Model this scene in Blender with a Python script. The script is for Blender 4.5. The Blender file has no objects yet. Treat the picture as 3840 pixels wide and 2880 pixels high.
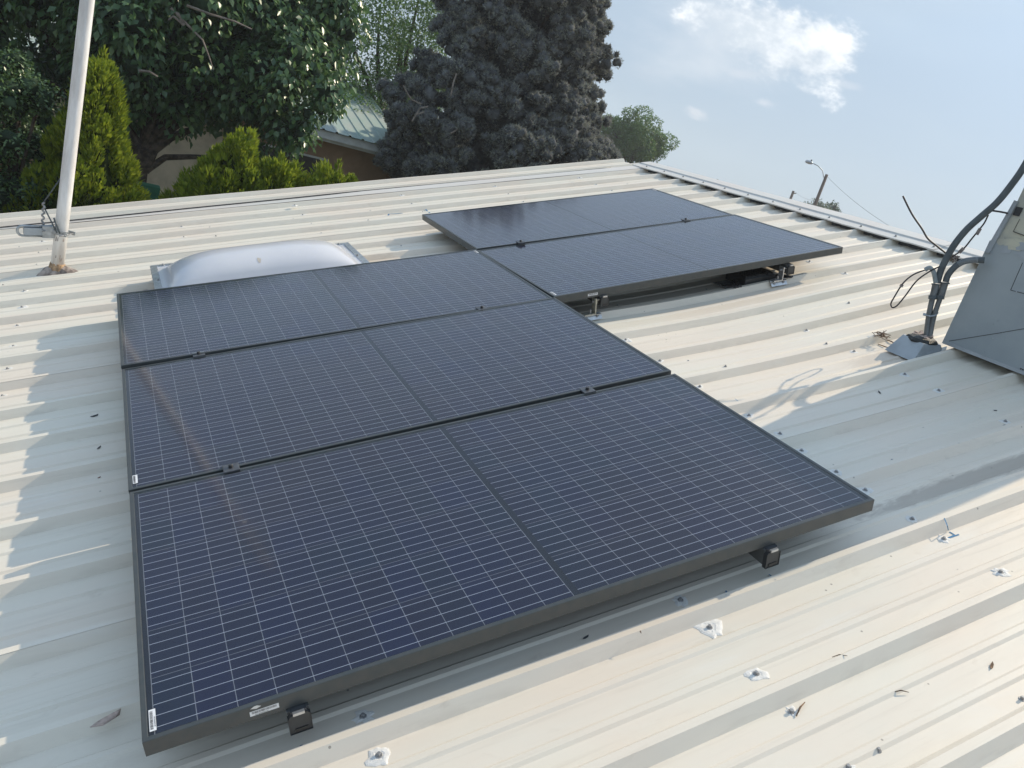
import bpy, math, random
import numpy as np
from mathutils import Matrix, Vector
S = bpy.context.scene
COL = S.collection
random.seed(7)
rng = np.random.default_rng(7)

# ------------------------------------------------------------------ frames
PITCH = math.radians(18.0)
# roof frame: u up the slope, v along the ridge, n out of the roof (z = 0 is the top of the panels)
RF3 = Matrix(((math.cos(PITCH), 0, -math.sin(PITCH)), (0, 1, 0), (math.sin(PITCH), 0, math.cos(PITCH))))
RF = RF3.to_4x4()
CREST, PAN = -0.120, -0.152
CR = Matrix(((0.90363, -0.42829, -0.00337), (-0.18629, -0.38593, -0.90352), (0.38567, 0.81708, -0.42852)))
CP = Vector((0.19733, -1.30925, 1.31047))
FOC = 2933.22

# ------------------------------------------------------------------ camera
cam = bpy.data.cameras.new('camera'); camo = bpy.data.objects.new('camera', cam); COL.objects.link(camo)
cam.sensor_width = 36; cam.lens = FOC / 3840 * 36; cam.clip_start = .02; cam.clip_end = 4000
rx, ry, rz = [RF3 @ CR.row[i] for i in range(3)]
mw = Matrix.Identity(4)
for i in range(3):
    mw[i][0] = rx[i]; mw[i][1] = -ry[i]; mw[i][2] = -rz[i]
mw.translation = RF3 @ CP
camo.matrix_world = mw
S.camera = camo
CW = RF3 @ CP

def ray(x, y):
    return (RF3 @ (CR.transposed() @ Vector(((x - 1920) / FOC, (y - 1440) / FOC, 1)))).normalized()
def on_axis(x, y, ax, val):            # where the line of sight meets a world plane
    d = ray(x, y); return CW + d * ((val - CW[ax]) / d[ax])
def on_roof(x, y, n):                  # where it meets a plane parallel to the roof, in roof coordinates
    d = CR.transposed() @ Vector(((x - 1920) / FOC, (y - 1440) / FOC, 1)); return CP + d * ((n - CP[2]) / d[2])

# ------------------------------------------------------------------ light
sun_dir = (RF3 @ Vector((2.4, .33, 1.0))).normalized()
el = math.asin(sun_dir.z); az = math.atan2(sun_dir.x, sun_dir.y)
SUN_E, SKY_E, EXPO = 2.9, .108, .66
sl = bpy.data.lights.new('sun', 'SUN'); sl.energy = SUN_E; sl.angle = math.radians(.55); sl.color = (1, .85, .64)
so = bpy.data.objects.new('sun', sl); COL.objects.link(so)
so.rotation_euler = sun_dir.to_track_quat('Z', 'Y').to_euler()
W = bpy.data.worlds.new('World'); S.world = W; W.use_nodes = True
nt = W.node_tree; nt.nodes.clear()
def N(nt, t, **k):
    n = nt.nodes.new(t)
    for a, b in k.items(): setattr(n, a, b)
    return n
def math_(nt, op, a, b=None, c=None, clamp=False):
    n = N(nt, 'ShaderNodeMath', operation=op); n.use_clamp = clamp
    for i, v in enumerate((a, b, c)):
        if v is None: continue
        if isinstance(v, (int, float)): n.inputs[i].default_value = v
        else: nt.links.new(v, n.inputs[i])
    return n.outputs[0]
def mixc(nt, fac, a, b, blend='MIX'):
    n = N(nt, 'ShaderNodeMix', data_type='RGBA', blend_type=blend)
    for sock, v in ((n.inputs[0], fac), (n.inputs[6], a), (n.inputs[7], b)):
        if isinstance(v, (int, float)): sock.default_value = v
        elif isinstance(v, tuple): sock.default_value = (*v, 1) if len(v) == 3 else v
        else: nt.links.new(v, sock)
    return n.outputs[2]
def sstep(nt, x, a, b):
    n = N(nt, 'ShaderNodeMapRange', interpolation_type='SMOOTHSTEP')
    nt.links.new(x, n.inputs[0]); n.inputs[1].default_value = a; n.inputs[2].default_value = b
    return n.outputs[0]
sky = N(nt, 'ShaderNodeTexSky', sky_type='NISHITA'); sky.sun_disc = False
sky.sun_elevation = el; sky.sun_rotation = az; sky.dust_density = 2.5; sky.air_density = 1.0; sky.ozone_density = 1.5; sky.altitude = 1500
gen = N(nt, 'ShaderNodeTexCoord').outputs['Generated']
# hazy air: the sky pales towards the horizon all the way round
sepz = N(nt, 'ShaderNodeSeparateXYZ'); nt.links.new(gen, sepz.inputs[0])
hz = math_(nt, 'POWER', math_(nt, 'SUBTRACT', 1.0, math_(nt, 'ABSOLUTE', sepz.outputs[2]), clamp=True), 2.0)
sdn = N(nt, 'ShaderNodeVectorMath', operation='DOT_PRODUCT'); nt.links.new(gen, sdn.inputs[0]); sdn.inputs[1].default_value = sun_dir
aur = math_(nt, 'POWER', math_(nt, 'MULTIPLY_ADD', sdn.outputs['Value'], .5, .5), 26.0)      # thick haze scatters forward: brighter towards the sun
hazec = mixc(nt, hz, (1.92, 2.55, 3.38), (2.18, 2.64, 3.08))
hzn = N(nt, 'ShaderNodeVectorMath', operation='SCALE'); nt.links.new(hazec, hzn.inputs[0]); nt.links.new(math_(nt, 'MULTIPLY_ADD', aur, 2.6, 1.36), hzn.inputs['Scale'])
skyc = mixc(nt, .93, sky.outputs[0], hzn.outputs[0])
# clouds
def dotv(vec):
    n = N(nt, 'ShaderNodeVectorMath', operation='DOT_PRODUCT'); nt.links.new(gen, n.inputs[0]); n.inputs[1].default_value = vec
    return n.outputs['Value']
def cloud(a, b, half, scale, lo, hi, stretch=1.0, detail=7, seed=0.0, rough=.6):
    pa, pb = ray(*a), ray(*b); c = ((pa + pb) / 2).normalized(); e1 = (pb - pa); L = e1.length / 2; e1.normalize(); e2 = c.cross(e1).normalized()
    x, y, z = dotv(e1), dotv(e2), dotv(c)
    xn = math_(nt, 'DIVIDE', x, L); yn = math_(nt, 'DIVIDE', y, half)
    r2 = math_(nt, 'ADD', math_(nt, 'MULTIPLY', xn, xn), math_(nt, 'MULTIPLY', yn, yn))
    mask = math_(nt, 'SUBTRACT', 1.0, math_(nt, 'SQRT', r2))
    cb = N(nt, 'ShaderNodeCombineXYZ'); nt.links.new(math_(nt, 'DIVIDE', x, stretch), cb.inputs[0]); nt.links.new(y, cb.inputs[1]); cb.inputs[2].default_value = seed
    no = N(nt, 'ShaderNodeTexNoise'); no.inputs['Scale'].default_value = scale; no.inputs['Detail'].default_value = detail; no.inputs['Roughness'].default_value = rough
    nt.links.new(cb.outputs[0], no.inputs['Vector'])
    d = math_(nt, 'ADD', math_(nt, 'MULTIPLY', mask, .42), math_(nt, 'MULTIPLY', math_(nt, 'SUBTRACT', no.outputs[0], .5), 1.25))
    d = math_(nt, 'MULTIPLY', sstep(nt, d, lo, hi), sstep(nt, z, .0, .3))
    return d, no.outputs[0]
d1, n1 = cloud((2560, 20), (3280, 300), .040, 28, .0, .27, 1.6, 10, 1.7, .64)
d2, _ = cloud((2330, 60), (3000, 260), .060, 14, .0, .6, 2.4, 7, 2.1)
d3, _ = cloud((2150, 180), (2700, 360), .030, 14, .1, .6, 2.6, 6, 3.7)
d4, _ = cloud((2800, 368), (2935, 405), .008, 40, .1, .4, 2.0, 5, 5.2)
d5, _ = cloud((2560, 395), (2665, 440), .008, 40, .05, .35, 2.0, 5, 6.6)
d6, _ = cloud((2620, 255), (2950, 290), .012, 30, .1, .5, 2.4, 5, 8.4)
d7, _ = cloud((2700, -60), (4100, 260), .045, 5, .05, .9, 4, 4, 9.9)
d8, _ = cloud((3080, 310), (3290, 345), .010, 30, .1, .5, 2.4, 5, 11.2)
wis = N(nt, 'ShaderNodeTexNoise'); wis.inputs['Scale'].default_value = 2.2; wis.inputs['Detail'].default_value = 5
mp = N(nt, 'ShaderNodeMapping'); mp.inputs['Scale'].default_value = (1, 1.6, 5); nt.links.new(gen, mp.inputs[0]); nt.links.new(mp.outputs[0], wis.inputs['Vector'])
c = mixc(nt, math_(nt, 'MULTIPLY', sstep(nt, wis.outputs[0], .45, .8), .35), skyc, (3.9, 4.6, 5.1))
for d, amt, colr in ((d2, .6, (5.07, 5.40, 5.72)), (d3, .42, (4.55, 4.75, 5.14)), (d4, .5, (5.07, 5.33, 5.72)), (d5, .6, (4.94, 5.14, 5.46)), (d6, .45, (4.81, 5.07, 5.46)), (d7, .40, (4.29, 5.20, 5.92)), (d8, .4, (4.94, 5.20, 5.59))):
    c = mixc(nt, math_(nt, 'MULTIPLY', d, amt), c, colr)
lit = mixc(nt, sstep(nt, n1, .45, .70), (4.4, 4.9, 5.4), (6.6, 6.8, 7.0))
c = mixc(nt, math_(nt, 'MULTIPLY', d1, .92), c, lit)
bg = N(nt, 'ShaderNodeBackground'); bg.inputs[1].default_value = SKY_E; nt.links.new(c, bg.inputs[0])
nt.links.new(bg.outputs[0], N(nt, 'ShaderNodeOutputWorld').inputs[0])
S.view_settings.view_transform = 'Standard'; S.view_settings.look = 'None'; S.view_settings.exposure = EXPO; S.view_settings.gamma = 1
S.view_settings.use_curve_mapping = False
S.render.engine = 'CYCLES'
S.cycles.max_bounces = 8; S.cycles.transparent_max_bounces = 16

# ------------------------------------------------------------------ materials
def mat(name):
    m = bpy.data.materials.new(name); m.use_nodes = True; t = m.node_tree
    return m, t, t.nodes['Principled BSDF']
def noise(t, scale, detail=4, rough=.55, vec=None, sc=None, dist=0.0):
    n = N(t, 'ShaderNodeTexNoise'); n.inputs['Scale'].default_value = scale; n.inputs['Detail'].default_value = detail; n.inputs['Roughness'].default_value = rough
    n.inputs['Distortion'].default_value = dist
    if vec is None: vec = N(t, 'ShaderNodeTexCoord').outputs['Object']
    if sc:
        mp = N(t, 'ShaderNodeMapping'); mp.inputs['Scale'].default_value = sc; t.links.new(vec, mp.inputs[0]); vec = mp.outputs[0]
    t.links.new(vec, n.inputs['Vector']); return n.outputs[0]
def bump(t, b, h, strength=.3, dist=.002):
    n = N(t, 'ShaderNodeBump'); n.inputs['Strength'].default_value = strength; n.inputs['Distance'].default_value = dist
    t.links.new(h, n.inputs['Height']); t.links.new(n.outputs[0], b.inputs['Normal'])
def simple(name, col, rough=.5, metal=0.0, spec=.5, var=.12, scale=6, bmp=0.0, col2=None, sc=None):
    m, t, b = mat(name)
    n = noise(t, scale, 5, .6, sc=sc)
    c2 = col2 or tuple(max(0, x * (1 - 2.2 * var)) for x in col)
    c = mixc(t, sstep(t, n, .3, .7), tuple(min(1, x * (1 + var)) for x in col), c2)
    t.links.new(c, b.inputs['Base Color']); b.inputs['Roughness'].default_value = rough; b.inputs['Metallic'].default_value = metal
    b.inputs['Specular IOR Level'].default_value = spec
    if bmp: bump(t, b, noise(t, scale * 8, 4, .6), bmp, .003)
    return m
def gi(name): return name

def roof_paint(name, base, dirt=1.0):
    m, t, b = mat(name)
    oc = N(t, 'ShaderNodeTexCoord').outputs['Object']
    sp = N(t, 'ShaderNodeSeparateXYZ'); t.links.new(oc, sp.inputs[0])
    big = noise(t, 1.3, 4, .55, oc, (1, 2.2, 1))
    pink = mixc(t, sstep(t, big, .35, .65), base, (base[0] * 1.015, base[1] * .965, base[2] * .95))
    # long water-run streaks down the slope (along u)
    st = noise(t, 5.5, 6, .62, oc, (.35, 9, 1), .4)
    c = mixc(t, math_(t, 'MULTIPLY', sstep(t, st, .52, .78), .34 * dirt), pink, (.42, .37, .30))
    bl = noise(t, 9, 7, .68, oc, (.8, 2.0, 1), 1.0)
    c = mixc(t, math_(t, 'MULTIPLY', sstep(t, bl, .58, .80), .42 * dirt), c, (.36, .29, .22))
    ch = noise(t, 4, 5, .6, oc, (.5, 3.0, 1), .6)
    c = mixc(t, math_(t, 'MULTIPLY', sstep(t, ch, .55, .75), .4), c, (.78, .76, .70))
    # dirt caught in the low pan in front of each rib
    fr = math_(t, 'FRACT', math_(t, 'DIVIDE', math_(t, 'SUBTRACT', sp.outputs[1], .249 - .3048 * 40), .3048))
    gut = math_(t, 'MULTIPLY', sstep(t, fr, .86, .925), math_(t, 'SUBTRACT', 1.0, sstep(t, fr, .93, .99)))
    gn = noise(t, 7, 6, .7, oc, (.45, 3.0, 1), 1.5)
    c = mixc(t, math_(t, 'MULTIPLY', math_(t, 'MULTIPLY', gut, sstep(t, gn, .45, .62)), .22 * dirt), c, (.30, .25, .20))
    # muddy run left by standing water: one shape on the sheet under the cooler
    du = math_(t, 'DIVIDE', math_(t, 'SUBTRACT', sp.outputs[0], 2.75), .95); dv = math_(t, 'DIVIDE', math_(t, 'SUBTRACT', sp.outputs[1], .095), .055)
    rr = math_(t, 'SQRT', math_(t, 'ADD', math_(t, 'MULTIPLY', du, du), math_(t, 'MULTIPLY', dv, dv)))
    mud = noise(t, 8, 7, .7, oc, (1, 4, 1), 1.6)
    mm = sstep(t, math_(t, 'SUBTRACT', math_(t, 'ADD', math_(t, 'SUBTRACT', 1.0, rr), math_(t, 'MULTIPLY', mud, .9)), .45), .1, .55)
    c = mixc(t, math_(t, 'MULTIPLY', mm, .55), c, (.27, .225, .19))
    for (cu, cv, ru, rv) in ((1.1, .12, 1.6, .045), (.95, .42, .05, .03), (-.32, 4.0, .55, .09), (.15, 3.6, .25, .22), (1.5, 3.55, .3, .1), (3.25, .99, .35, .12), (3.8, 2.35, .35, .1)):
        a_ = math_(t, 'DIVIDE', math_(t, 'SUBTRACT', sp.outputs[0], cu), ru); b_ = math_(t, 'DIVIDE', math_(t, 'SUBTRACT', sp.outputs[1], cv), rv)
        q = math_(t, 'SQRT', math_(t, 'ADD', math_(t, 'MULTIPLY', a_, a_), math_(t, 'MULTIPLY', b_, b_)))
        q = sstep(t, math_(t, 'SUBTRACT', math_(t, 'ADD', math_(t, 'SUBTRACT', 1.0, q), math_(t, 'MULTIPLY', mud, .9)), .45), .1, .6)
        c = mixc(t, math_(t, 'MULTIPLY', q, .34), c, (.42, .33, .25))
    # specks
    vo = N(t, 'ShaderNodeTexVoronoi'); vo.inputs['Scale'].default_value = 17; t.links.new(oc, vo.inputs['Vector'])
    spk = math_(t, 'MULTIPLY', math_(t, 'LESS_THAN', vo.outputs['Distance'], .055), math_(t, 'GREATER_THAN', noise(t, 3, 2, .5, oc), .56))
    c = mixc(t, math_(t, 'MULTIPLY', spk, .6), c, (.12, .10, .08))
    t.links.new(c, b.inputs['Base Color'])
    t.links.new(math_(t, 'MULTIPLY_ADD', bl, .25, .33), b.inputs['Roughness']); b.inputs['Specular IOR Level'].default_value = .45
    hh = math_(t, 'ADD', math_(t, 'MULTIPLY', noise(t, 2.2, 3, .5, oc, (.6, 2.5, 1)), 1.0), math_(t, 'MULTIPLY', noise(t, 30, 4, .6, oc, (.4, 1, 1)), .06))
    bump(t, b, hh, .5, .012)
    return m
M = {}
M['roof'] = roof_paint('cream_roof_paint', (.755, .71, .61), .62)
M['cap'] = roof_paint('ridge_cap_paint', (.66, .65, .61), .3)
M['back_roof'] = simple('pale_roof_paint', (.60, .57, .50), .45)
M['stucco'] = simple('tan_stucco', (.50, .40, .28), .9, var=.1, scale=3, bmp=.4)
M['brown_stucco'] = simple('brown_stucco', (.38, .24, .155), .9, var=.1, scale=2, bmp=.4)
M['white_trim'] = simple('white_trim', (.62, .62, .60), .6, var=.06)
M['green_metal'] = simple('weathered_green_metal', (.24, .33, .30), .5, var=.14, scale=2.5, col2=(.36, .40, .38), sc=(1, .3, 1))
M['dark'] = simple('dark_opening', (.015, .017, .02), .3)
M['frame'] = simple('black_anodised_frame', (.050, .060, .064), .36, .2, .5, .12, 25, col2=(.075, .080, .080))
M['rail_bar'] = simple('grey_anodised_rail', (.15, .16, .165), .35, .4, .5, .1, 12)
M['rail'] = simple('black_rail', (.045, .048, .052), .42, .2, .5, .1, 20)
M['clamp'] = simple('dark_clamp', (.12, .125, .135), .38, .5, .5, .1, 40)
M['backsheet'] = simple('black_backsheet', (.009, .013, .024), .5, 0, .1, .1, 10)
M['ribbon'] = simple('silver_ribbon', (.52, .55, .62), .36, .35, .6, .04, 60)
M['gridline'] = simple('pale_cell_gap', (.22, .23, .265), .5, .2, .5, .1, 30)
M['gridfaint'] = simple('faint_cell_gap', (.15, .155, .18), .5, .2, .5, .1, 30)
M['pipe'] = simple('dull_grey_pipe', (.17, .185, .19), .42, .4, .5, .15, 14)
M['steel'] = simple('galvanised_steel', (.42, .45, .47), .38, .65, .5, .12, 30)
M['alu'] = simple('bright_aluminium', (.62, .63, .64), .3, .8, .5, .1, 40)
M['brass_alu'] = simple('dull_aluminium', (.50, .49, .42), .4, .55, .5, .1, 40)
M['sticker'] = simple('white_sticker', (.78, .79, .80), .45, 0, .4, .03, 20)
M['ink'] = simple('black_ink', (.045, .045, .05), .5, 0, .3, .05, 20)
M['sealant'] = simple('white_sealant', (.80, .79, .76), .55, 0, .4, .05, 90, .5)
M['screw'] = simple('grey_screw', (.36, .36, .36), .42, .4, .5, .2, 60)
M['white_pole'] = simple('white_pole_paint', (.84, .83, .81), .35, 0, .5, .04, 5, .1, (.60, .57, .54), (3, 3, .6))
M['mastic'] = simple('cracked_brown_mastic', (.40, .34, .30), .85, 0, .3, .3, 18, .9, (.12, .10, .09))
M['rust'] = simple('rusty_orange', (.42, .29, .18), .85, 0, .3, .25, 25, .6)
M['galv'] = simple('grey_painted_sheet', (.33, .37, .385), .5, .0, .4, .05, 3, .08, (.28, .32, .34))
M['galv_light'] = simple('light_grey_sheet', (.38, .42, .45), .4, .2, .5, .08, 8)
M['peel'] = simple('peeling_beige_paint', (.52, .51, .40), .75, 0, .3, .10, 5, .3, (.40, .41, .37))
M['tar'] = simple('black_tar', (.035, .037, .036), .55, 0, .4, .2, 30, .8)
M['flex'] = simple('grey_flex_conduit', (.085, .105, .115), .5, 0, .45, .1, 30)
M['pvc'] = simple('pale_grey_elbow', (.26, .30, .31), .5, 0, .45, .1, 20)
M['cable'] = simple('black_cable', (.022, .020, .024), .45, 0, .5, .1, 30)
M['tape'] = simple('old_grey_tape', (.27, .235, .22), .7, 0, .3, .25, 60)
M['bark'] = simple('grey_bark', (.085, .065, .05), .95, 0, .2, .3, 14, 1.0)
M['palebark'] = simple('pale_dead_branch', (.26, .22, .19), .9, 0, .2, .2, 14, .6)
M['wood'] = simple('weathered_pole_wood', (.125, .085, .065), .9, 0, .2, .2, 10, .4, None, (6, 6, .5))
M['ground'] = simple('dry_earth', (.17, .13, .09), .95, 0, .1, .2, .6, .3)
M['grass'] = simple('yard_grass', (.07, .09, .035), .95, 0, .1, .3, 2, .3)
M['greenbin'] = simple('green_plastic', (.03, .12, .07), .45, 0, .4, .1, 8)
M['bluetarp'] = simple('blue_tarp', (.05, .09, .15), .6, 0, .4, .15, 8)
M['chalk'] = simple('blue_marker_line', (.07, .23, .42), .7, 0, .2, .2, 200)
M['dryleaf'] = simple('grey_dry_leaf', (.07, .075, .08), .8, 0, .2, .3, 90)
M['redleaf'] = simple('reddish_dry_leaf', (.22, .10, .075), .8, 0, .2, .3, 90)
M['twig'] = simple('brown_twig', (.20, .13, .085), .85, 0, .2, .3, 90)
M['dropping'] = simple('pale_brown_smear', (.60, .54, .47), .6, 0, .3, .08, 60)
M['rustlite'] = simple('pinkish_rust_stain', (.50, .40, .35), .8, 0, .2, .2, 60)
M['closure'] = simple('dark_closure_strip', (.085, .09, .10), .6, 0, .3, .15, 20)

m, t, b = mat('milky_acrylic'); M['acrylic'] = m
t.links.new(mixc(t, sstep(t, noise(t, 3, 4), .35, .7), (.76, .765, .80), (.71, .72, .765)), b.inputs['Base Color'])
b.inputs['Roughness'].default_value = .16; b.inputs['Transmission Weight'].default_value = .15; b.inputs['Subsurface Weight'].default_value = .25; b.inputs['Subsurface Radius'].default_value = (.05, .05, .06)
b.inputs['Specular IOR Level'].default_value = .55
M['acrylic_clear'] = simple('pale_acrylic_rim', (.58, .60, .63), .25, 0, .6, .08, 12)

# solar cell: blue black silicon, a slight difference from cell to cell
m, t, b = mat('silicon_cell'); M['cell'] = m
oi = N(t, 'ShaderNodeObjectInfo').outputs['Random']
c = mixc(t, oi, (.0022, .0058, .038), (.0040, .0055, .026))
c = mixc(t, math_(t, 'MULTIPLY', sstep(t, math_(t, 'FRACT', math_(t, 'MULTIPLY', oi, 7.3)), .55, .95), .8), c, (.002, .009, .030))
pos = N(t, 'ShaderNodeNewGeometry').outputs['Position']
c = mixc(t, math_(t, 'MULTIPLY', sstep(t, noise(t, .75, 2, .5, pos), .42, .62), .5), c, (.012, .006, .018))  # broad purple-brown patches put a brownish reflection tint into the cell colour
wv = N(t, 'ShaderNodeTexWave', wave_type='BANDS', bands_direction='Y'); wv.inputs['Scale'].default_value = 110
t.links.new(N(t, 'ShaderNodeTexCoord').outputs['Object'], wv.inputs['Vector'])
c = mixc(t, math_(t, 'MULTIPLY', wv.outputs['Fac'], .05), c, (.05, .05, .06))
t.links.new(c, b.inputs['Base Color']); b.inputs['Roughness'].default_value = .4; b.inputs['Specular IOR Level'].default_value = .12

# cover glass: see-through pane, mirror-like at a glancing angle, thin film of dust
m, t, b = mat('dusty_solar_glass'); M['glass'] = m
t.nodes.remove(b)
geo = N(t, 'ShaderNodeNewGeometry'); oc = N(t, 'ShaderNodeTexCoord').outputs['Object']
fr = N(t, 'ShaderNodeFresnel'); fr.inputs['IOR'].default_value = 1.52
front = math_(t, 'SUBTRACT', 1.0, geo.outputs['Backfacing'])
tr = N(t, 'ShaderNodeBsdfTransparent'); gl = N(t, 'ShaderNodeBsdfGlossy'); df = N(t, 'ShaderNodeBsdfDiffuse')
df.inputs['Color'].default_value = (.50, .47, .43, 1)
gl.inputs['Color'].default_value = (1, 1, 1, 1)
rn = noise(t, 3.5, 5, .6, oc)
t.links.new(math_(t, 'MULTIPLY_ADD', rn, .07, .06), gl.inputs['Roughness'])
m1 = N(t, 'ShaderNodeMixShader'); t.links.new(math_(t, 'MULTIPLY', fr.outputs[0], front), m1.inputs[0]); t.links.new(tr.outputs[0], m1.inputs[1]); t.links.new(gl.outputs[0], m1.inputs[2])
dn = noise(t, 6, 8, .72, oc, None, 1.2); dn2 = noise(t, 1.4, 3, .5, oc)
dust = math_(t, 'MULTIPLY_ADD', sstep(t, dn, .60, .85), .032, .002)
dust = math_(t, 'ADD', dust, math_(t, 'MULTIPLY', sstep(t, dn2, .4, .7), .006))
vo = N(t, 'ShaderNodeTexVoronoi'); vo.inputs['Scale'].default_value = 9; t.links.new(oc, vo.inputs['Vector'])
drop = math_(t, 'MULTIPLY', math_(t, 'LESS_THAN', vo.outputs['Distance'], .07), math_(t, 'GREATER_THAN', noise(t, 20, 3, .6, oc), .55))
dust = math_(t, 'MAXIMUM', dust, math_(t, 'MULTIPLY', drop, .12))
m2 = N(t, 'ShaderNodeMixShader'); t.links.new(math_(t, 'MULTIPLY', dust, front), m2.inputs[0]); t.links.new(m1.outputs[0], m2.inputs[1]); t.links.new(df.outputs[0], m2.inputs[2])
t.links.new(m2.outputs[0], t.nodes['Material Output'].inputs[0])

def leafmat(name, stops, rough=.45, spec=.5, trans=.25, nscale=.8):
    m, t, b = mat(name)
    geo = N(t, 'ShaderNodeNewGeometry')
    rp = N(t, 'ShaderNodeValToRGB'); cr = rp.color_ramp
    cr.elements[0].position = 0; cr.elements[0].color = (*stops[0], 1); cr.elements[1].position = 1; cr.elements[1].color = (*stops[-1], 1)
    for i, s_ in enumerate(stops[1:-1]):
        e = cr.elements.new((i + 1) / (len(stops) - 1)); e.color = (*s_, 1)
    v = math_(t, 'MULTIPLY_ADD', geo.outputs['Random Per Island'], .5, math_(t, 'MULTIPLY', noise(t, nscale, 3, .5), .5))
    t.links.new(v, rp.inputs[0])
    t.links.new(rp.outputs[0], b.inputs['Base Color']); b.inputs['Roughness'].default_value = rough; b.inputs['Specular IOR Level'].default_value = spec
    tl = N(t, 'ShaderNodeBsdfTranslucent'); t.links.new(rp.outputs[0], tl.inputs[0])
    mx = N(t, 'ShaderNodeMixShader'); mx.inputs[0].default_value = trans
    t.links.new(b.outputs[0], mx.inputs[1]); t.links.new(tl.outputs[0], mx.inputs[2]); t.links.new(mx.outputs[0], t.nodes['Material Output'].inputs[0])
    return m
M['mulberry'] = leafmat('glossy_broad_leaf', [(.050, .105, .052), (.072, .145, .062), (.11, .20, .068), (.24, .33, .10)], .33, .65, .36)
M['thuja'] = leafmat('golden_green_scale_leaf', [(.07, .12, .016), (.16, .225, .02), (.29, .35, .03), (.44, .455, .05)], .55, .3, .38, 6.0)
M['juniper'] = leafmat('dusty_grey_green_needle', [(.15, .162, .170), (.21, .222, .21), (.29, .30, .25), (.48, .475, .35)], .75, .2, .2, 1.0)
M['elm'] = leafmat('small_green_leaf', [(.075, .15, .05), (.115, .21, .062), (.18, .27, .085)], .5, .35, .42)
M['elm_dark'] = leafmat('dark_green_leaf', [(.045, .09, .05), (.065, .12, .06), (.10, .16, .07)], .5, .4, .25)
M['privet'] = leafmat('small_glossy_leaf', [(.04, .085, .03), (.07, .13, .038), (.12, .19, .055)], .35, .6, .25)
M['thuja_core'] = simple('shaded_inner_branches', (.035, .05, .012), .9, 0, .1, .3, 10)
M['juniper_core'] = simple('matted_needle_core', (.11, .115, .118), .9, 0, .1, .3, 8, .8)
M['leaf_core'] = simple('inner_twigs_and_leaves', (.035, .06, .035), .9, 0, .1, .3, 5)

# ------------------------------------------------------------------ mesh helpers
class MB:
    def __init__(s): s.v = []; s.f = []; s.m = []
    def quad(s, a, b, c, d, mi=0):
        i = len(s.v); s.v += [a, b, c, d]; s.f.append((i, i + 1, i + 2, i + 3)); s.m.append(mi)
    def poly(s, pts, mi=0):
        i = len(s.v); s.v += list(pts); s.f.append(tuple(range(i, i + len(pts)))); s.m.append(mi)
    def box(s, x0, x1, y0, y1, z0, z1, mi=0, T=None):
        i = len(s.v)
        p = [(x0, y0, z0), (x1, y0, z0), (x1, y1, z0), (x0, y1, z0), (x0, y0, z1), (x1, y0, z1), (x1, y1, z1), (x0, y1, z1)]
        if T is not None: p = [tuple(T @ Vector(q)) for q in p]
        s.v += p
        for q in ((3, 2, 1, 0), (4, 5, 6, 7), (0, 1, 5, 4), (1, 2, 6, 5), (2, 3, 7, 6), (3, 0, 4, 7)):
            s.f.append(tuple(i + k for k in q)); s.m.append(mi)
        return s
    def bevbox(s, x0, x1, y0, y1, z0, z1, c, mi=0):      # box with a chamfered top
        r0 = [(x0, y0, z0), (x1, y0, z0), (x1, y1, z0), (x0, y1, z0)]
        r1 = [(x0, y0, z1 - c), (x1, y0, z1 - c), (x1, y1, z1 - c), (x0, y1, z1 - c)]
        r2 = [(x0 + c, y0 + c, z1), (x1 - c, y0 + c, z1), (x1 - c, y1 - c, z1), (x0 + c, y1 - c, z1)]
        s.loft([r0, r1, r2], mi, cap=True); return s
    def loft(s, rings, mi=0, cap=True, closed=True):
        i = len(s.v); n = len(rings[0])
        for r in rings: s.v += [tuple(p) for p in r]
        for k in range(len(rings) - 1):
            for j in range(n if closed else n - 1):
                a = i + k * n + j; b2 = i + k * n + (j + 1) % n
                s.f.append((a, b2, b2 + n, a + n)); s.m.append(mi)
        if cap:
            s.f.append(tuple(i + j for j in reversed(range(n)))); s.m.append(mi)
            s.f.append(tuple(i + (len(rings) - 1) * n + j for j in range(n))); s.m.append(mi)
        return s
    def tube(s, path, r, seg=8, mi=0, cap=True):
        path = [Vector(p) for p in path]; n = len(path)
        rs = r if isinstance(r, (list, tuple)) else [r] * n
        t0 = (path[1] - path[0]).normalized(); up = Vector((0, 0, 1)) if abs(t0.z) < .9 else Vector((1, 0, 0))
        x = t0.cross(up).normalized(); rings = []
        for k in range(n):
            tt = (path[min(k + 1, n - 1)] - path[max(k - 1, 0)]).normalized()
            x = (x - tt * x.dot(tt)).normalized(); y = tt.cross(x)
            rings.append([path[k] + (x * math.cos(a) + y * math.sin(a)) * rs[k] for a in [2 * math.pi * j / seg for j in range(seg)]])
        return s.loft(rings, mi, cap)
    def cyl(s, c0, c1, r, seg=12, mi=0): return s.tube([c0, c1], r, seg, mi)
    def lathe(s, prof, seg=16, mi=0, T=None, jit=None):
        rings = []
        for r, z in prof:
            ring = []
            for j in range(seg):
                a = 2 * math.pi * j / seg; k = 1 if jit is None else 1 + jit[j % len(jit)]
                p = Vector((r * k * math.cos(a), r * k * math.sin(a), z)); ring.append(T @ p if T is not None else p)
            rings.append(ring)
        return s.loft(rings, mi, True)
    def mesh(s, name, mats, smooth=False):
        me = bpy.data.meshes.new(name); me.from_pydata([tuple(p) for p in s.v], [], s.f)
        for mm in (mats if isinstance(mats, (list, tuple)) else [mats]): me.materials.append(mm)
        me.polygons.foreach_set('material_index', s.m)
        if smooth: me.polygons.foreach_set('use_smooth', [True] * len(me.polygons))
        me.update(); return me
    def build(s, name, mats, parent=None, M4=None, smooth=False):
        return link(name, s.mesh(name, mats, smooth), parent, M4)
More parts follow.
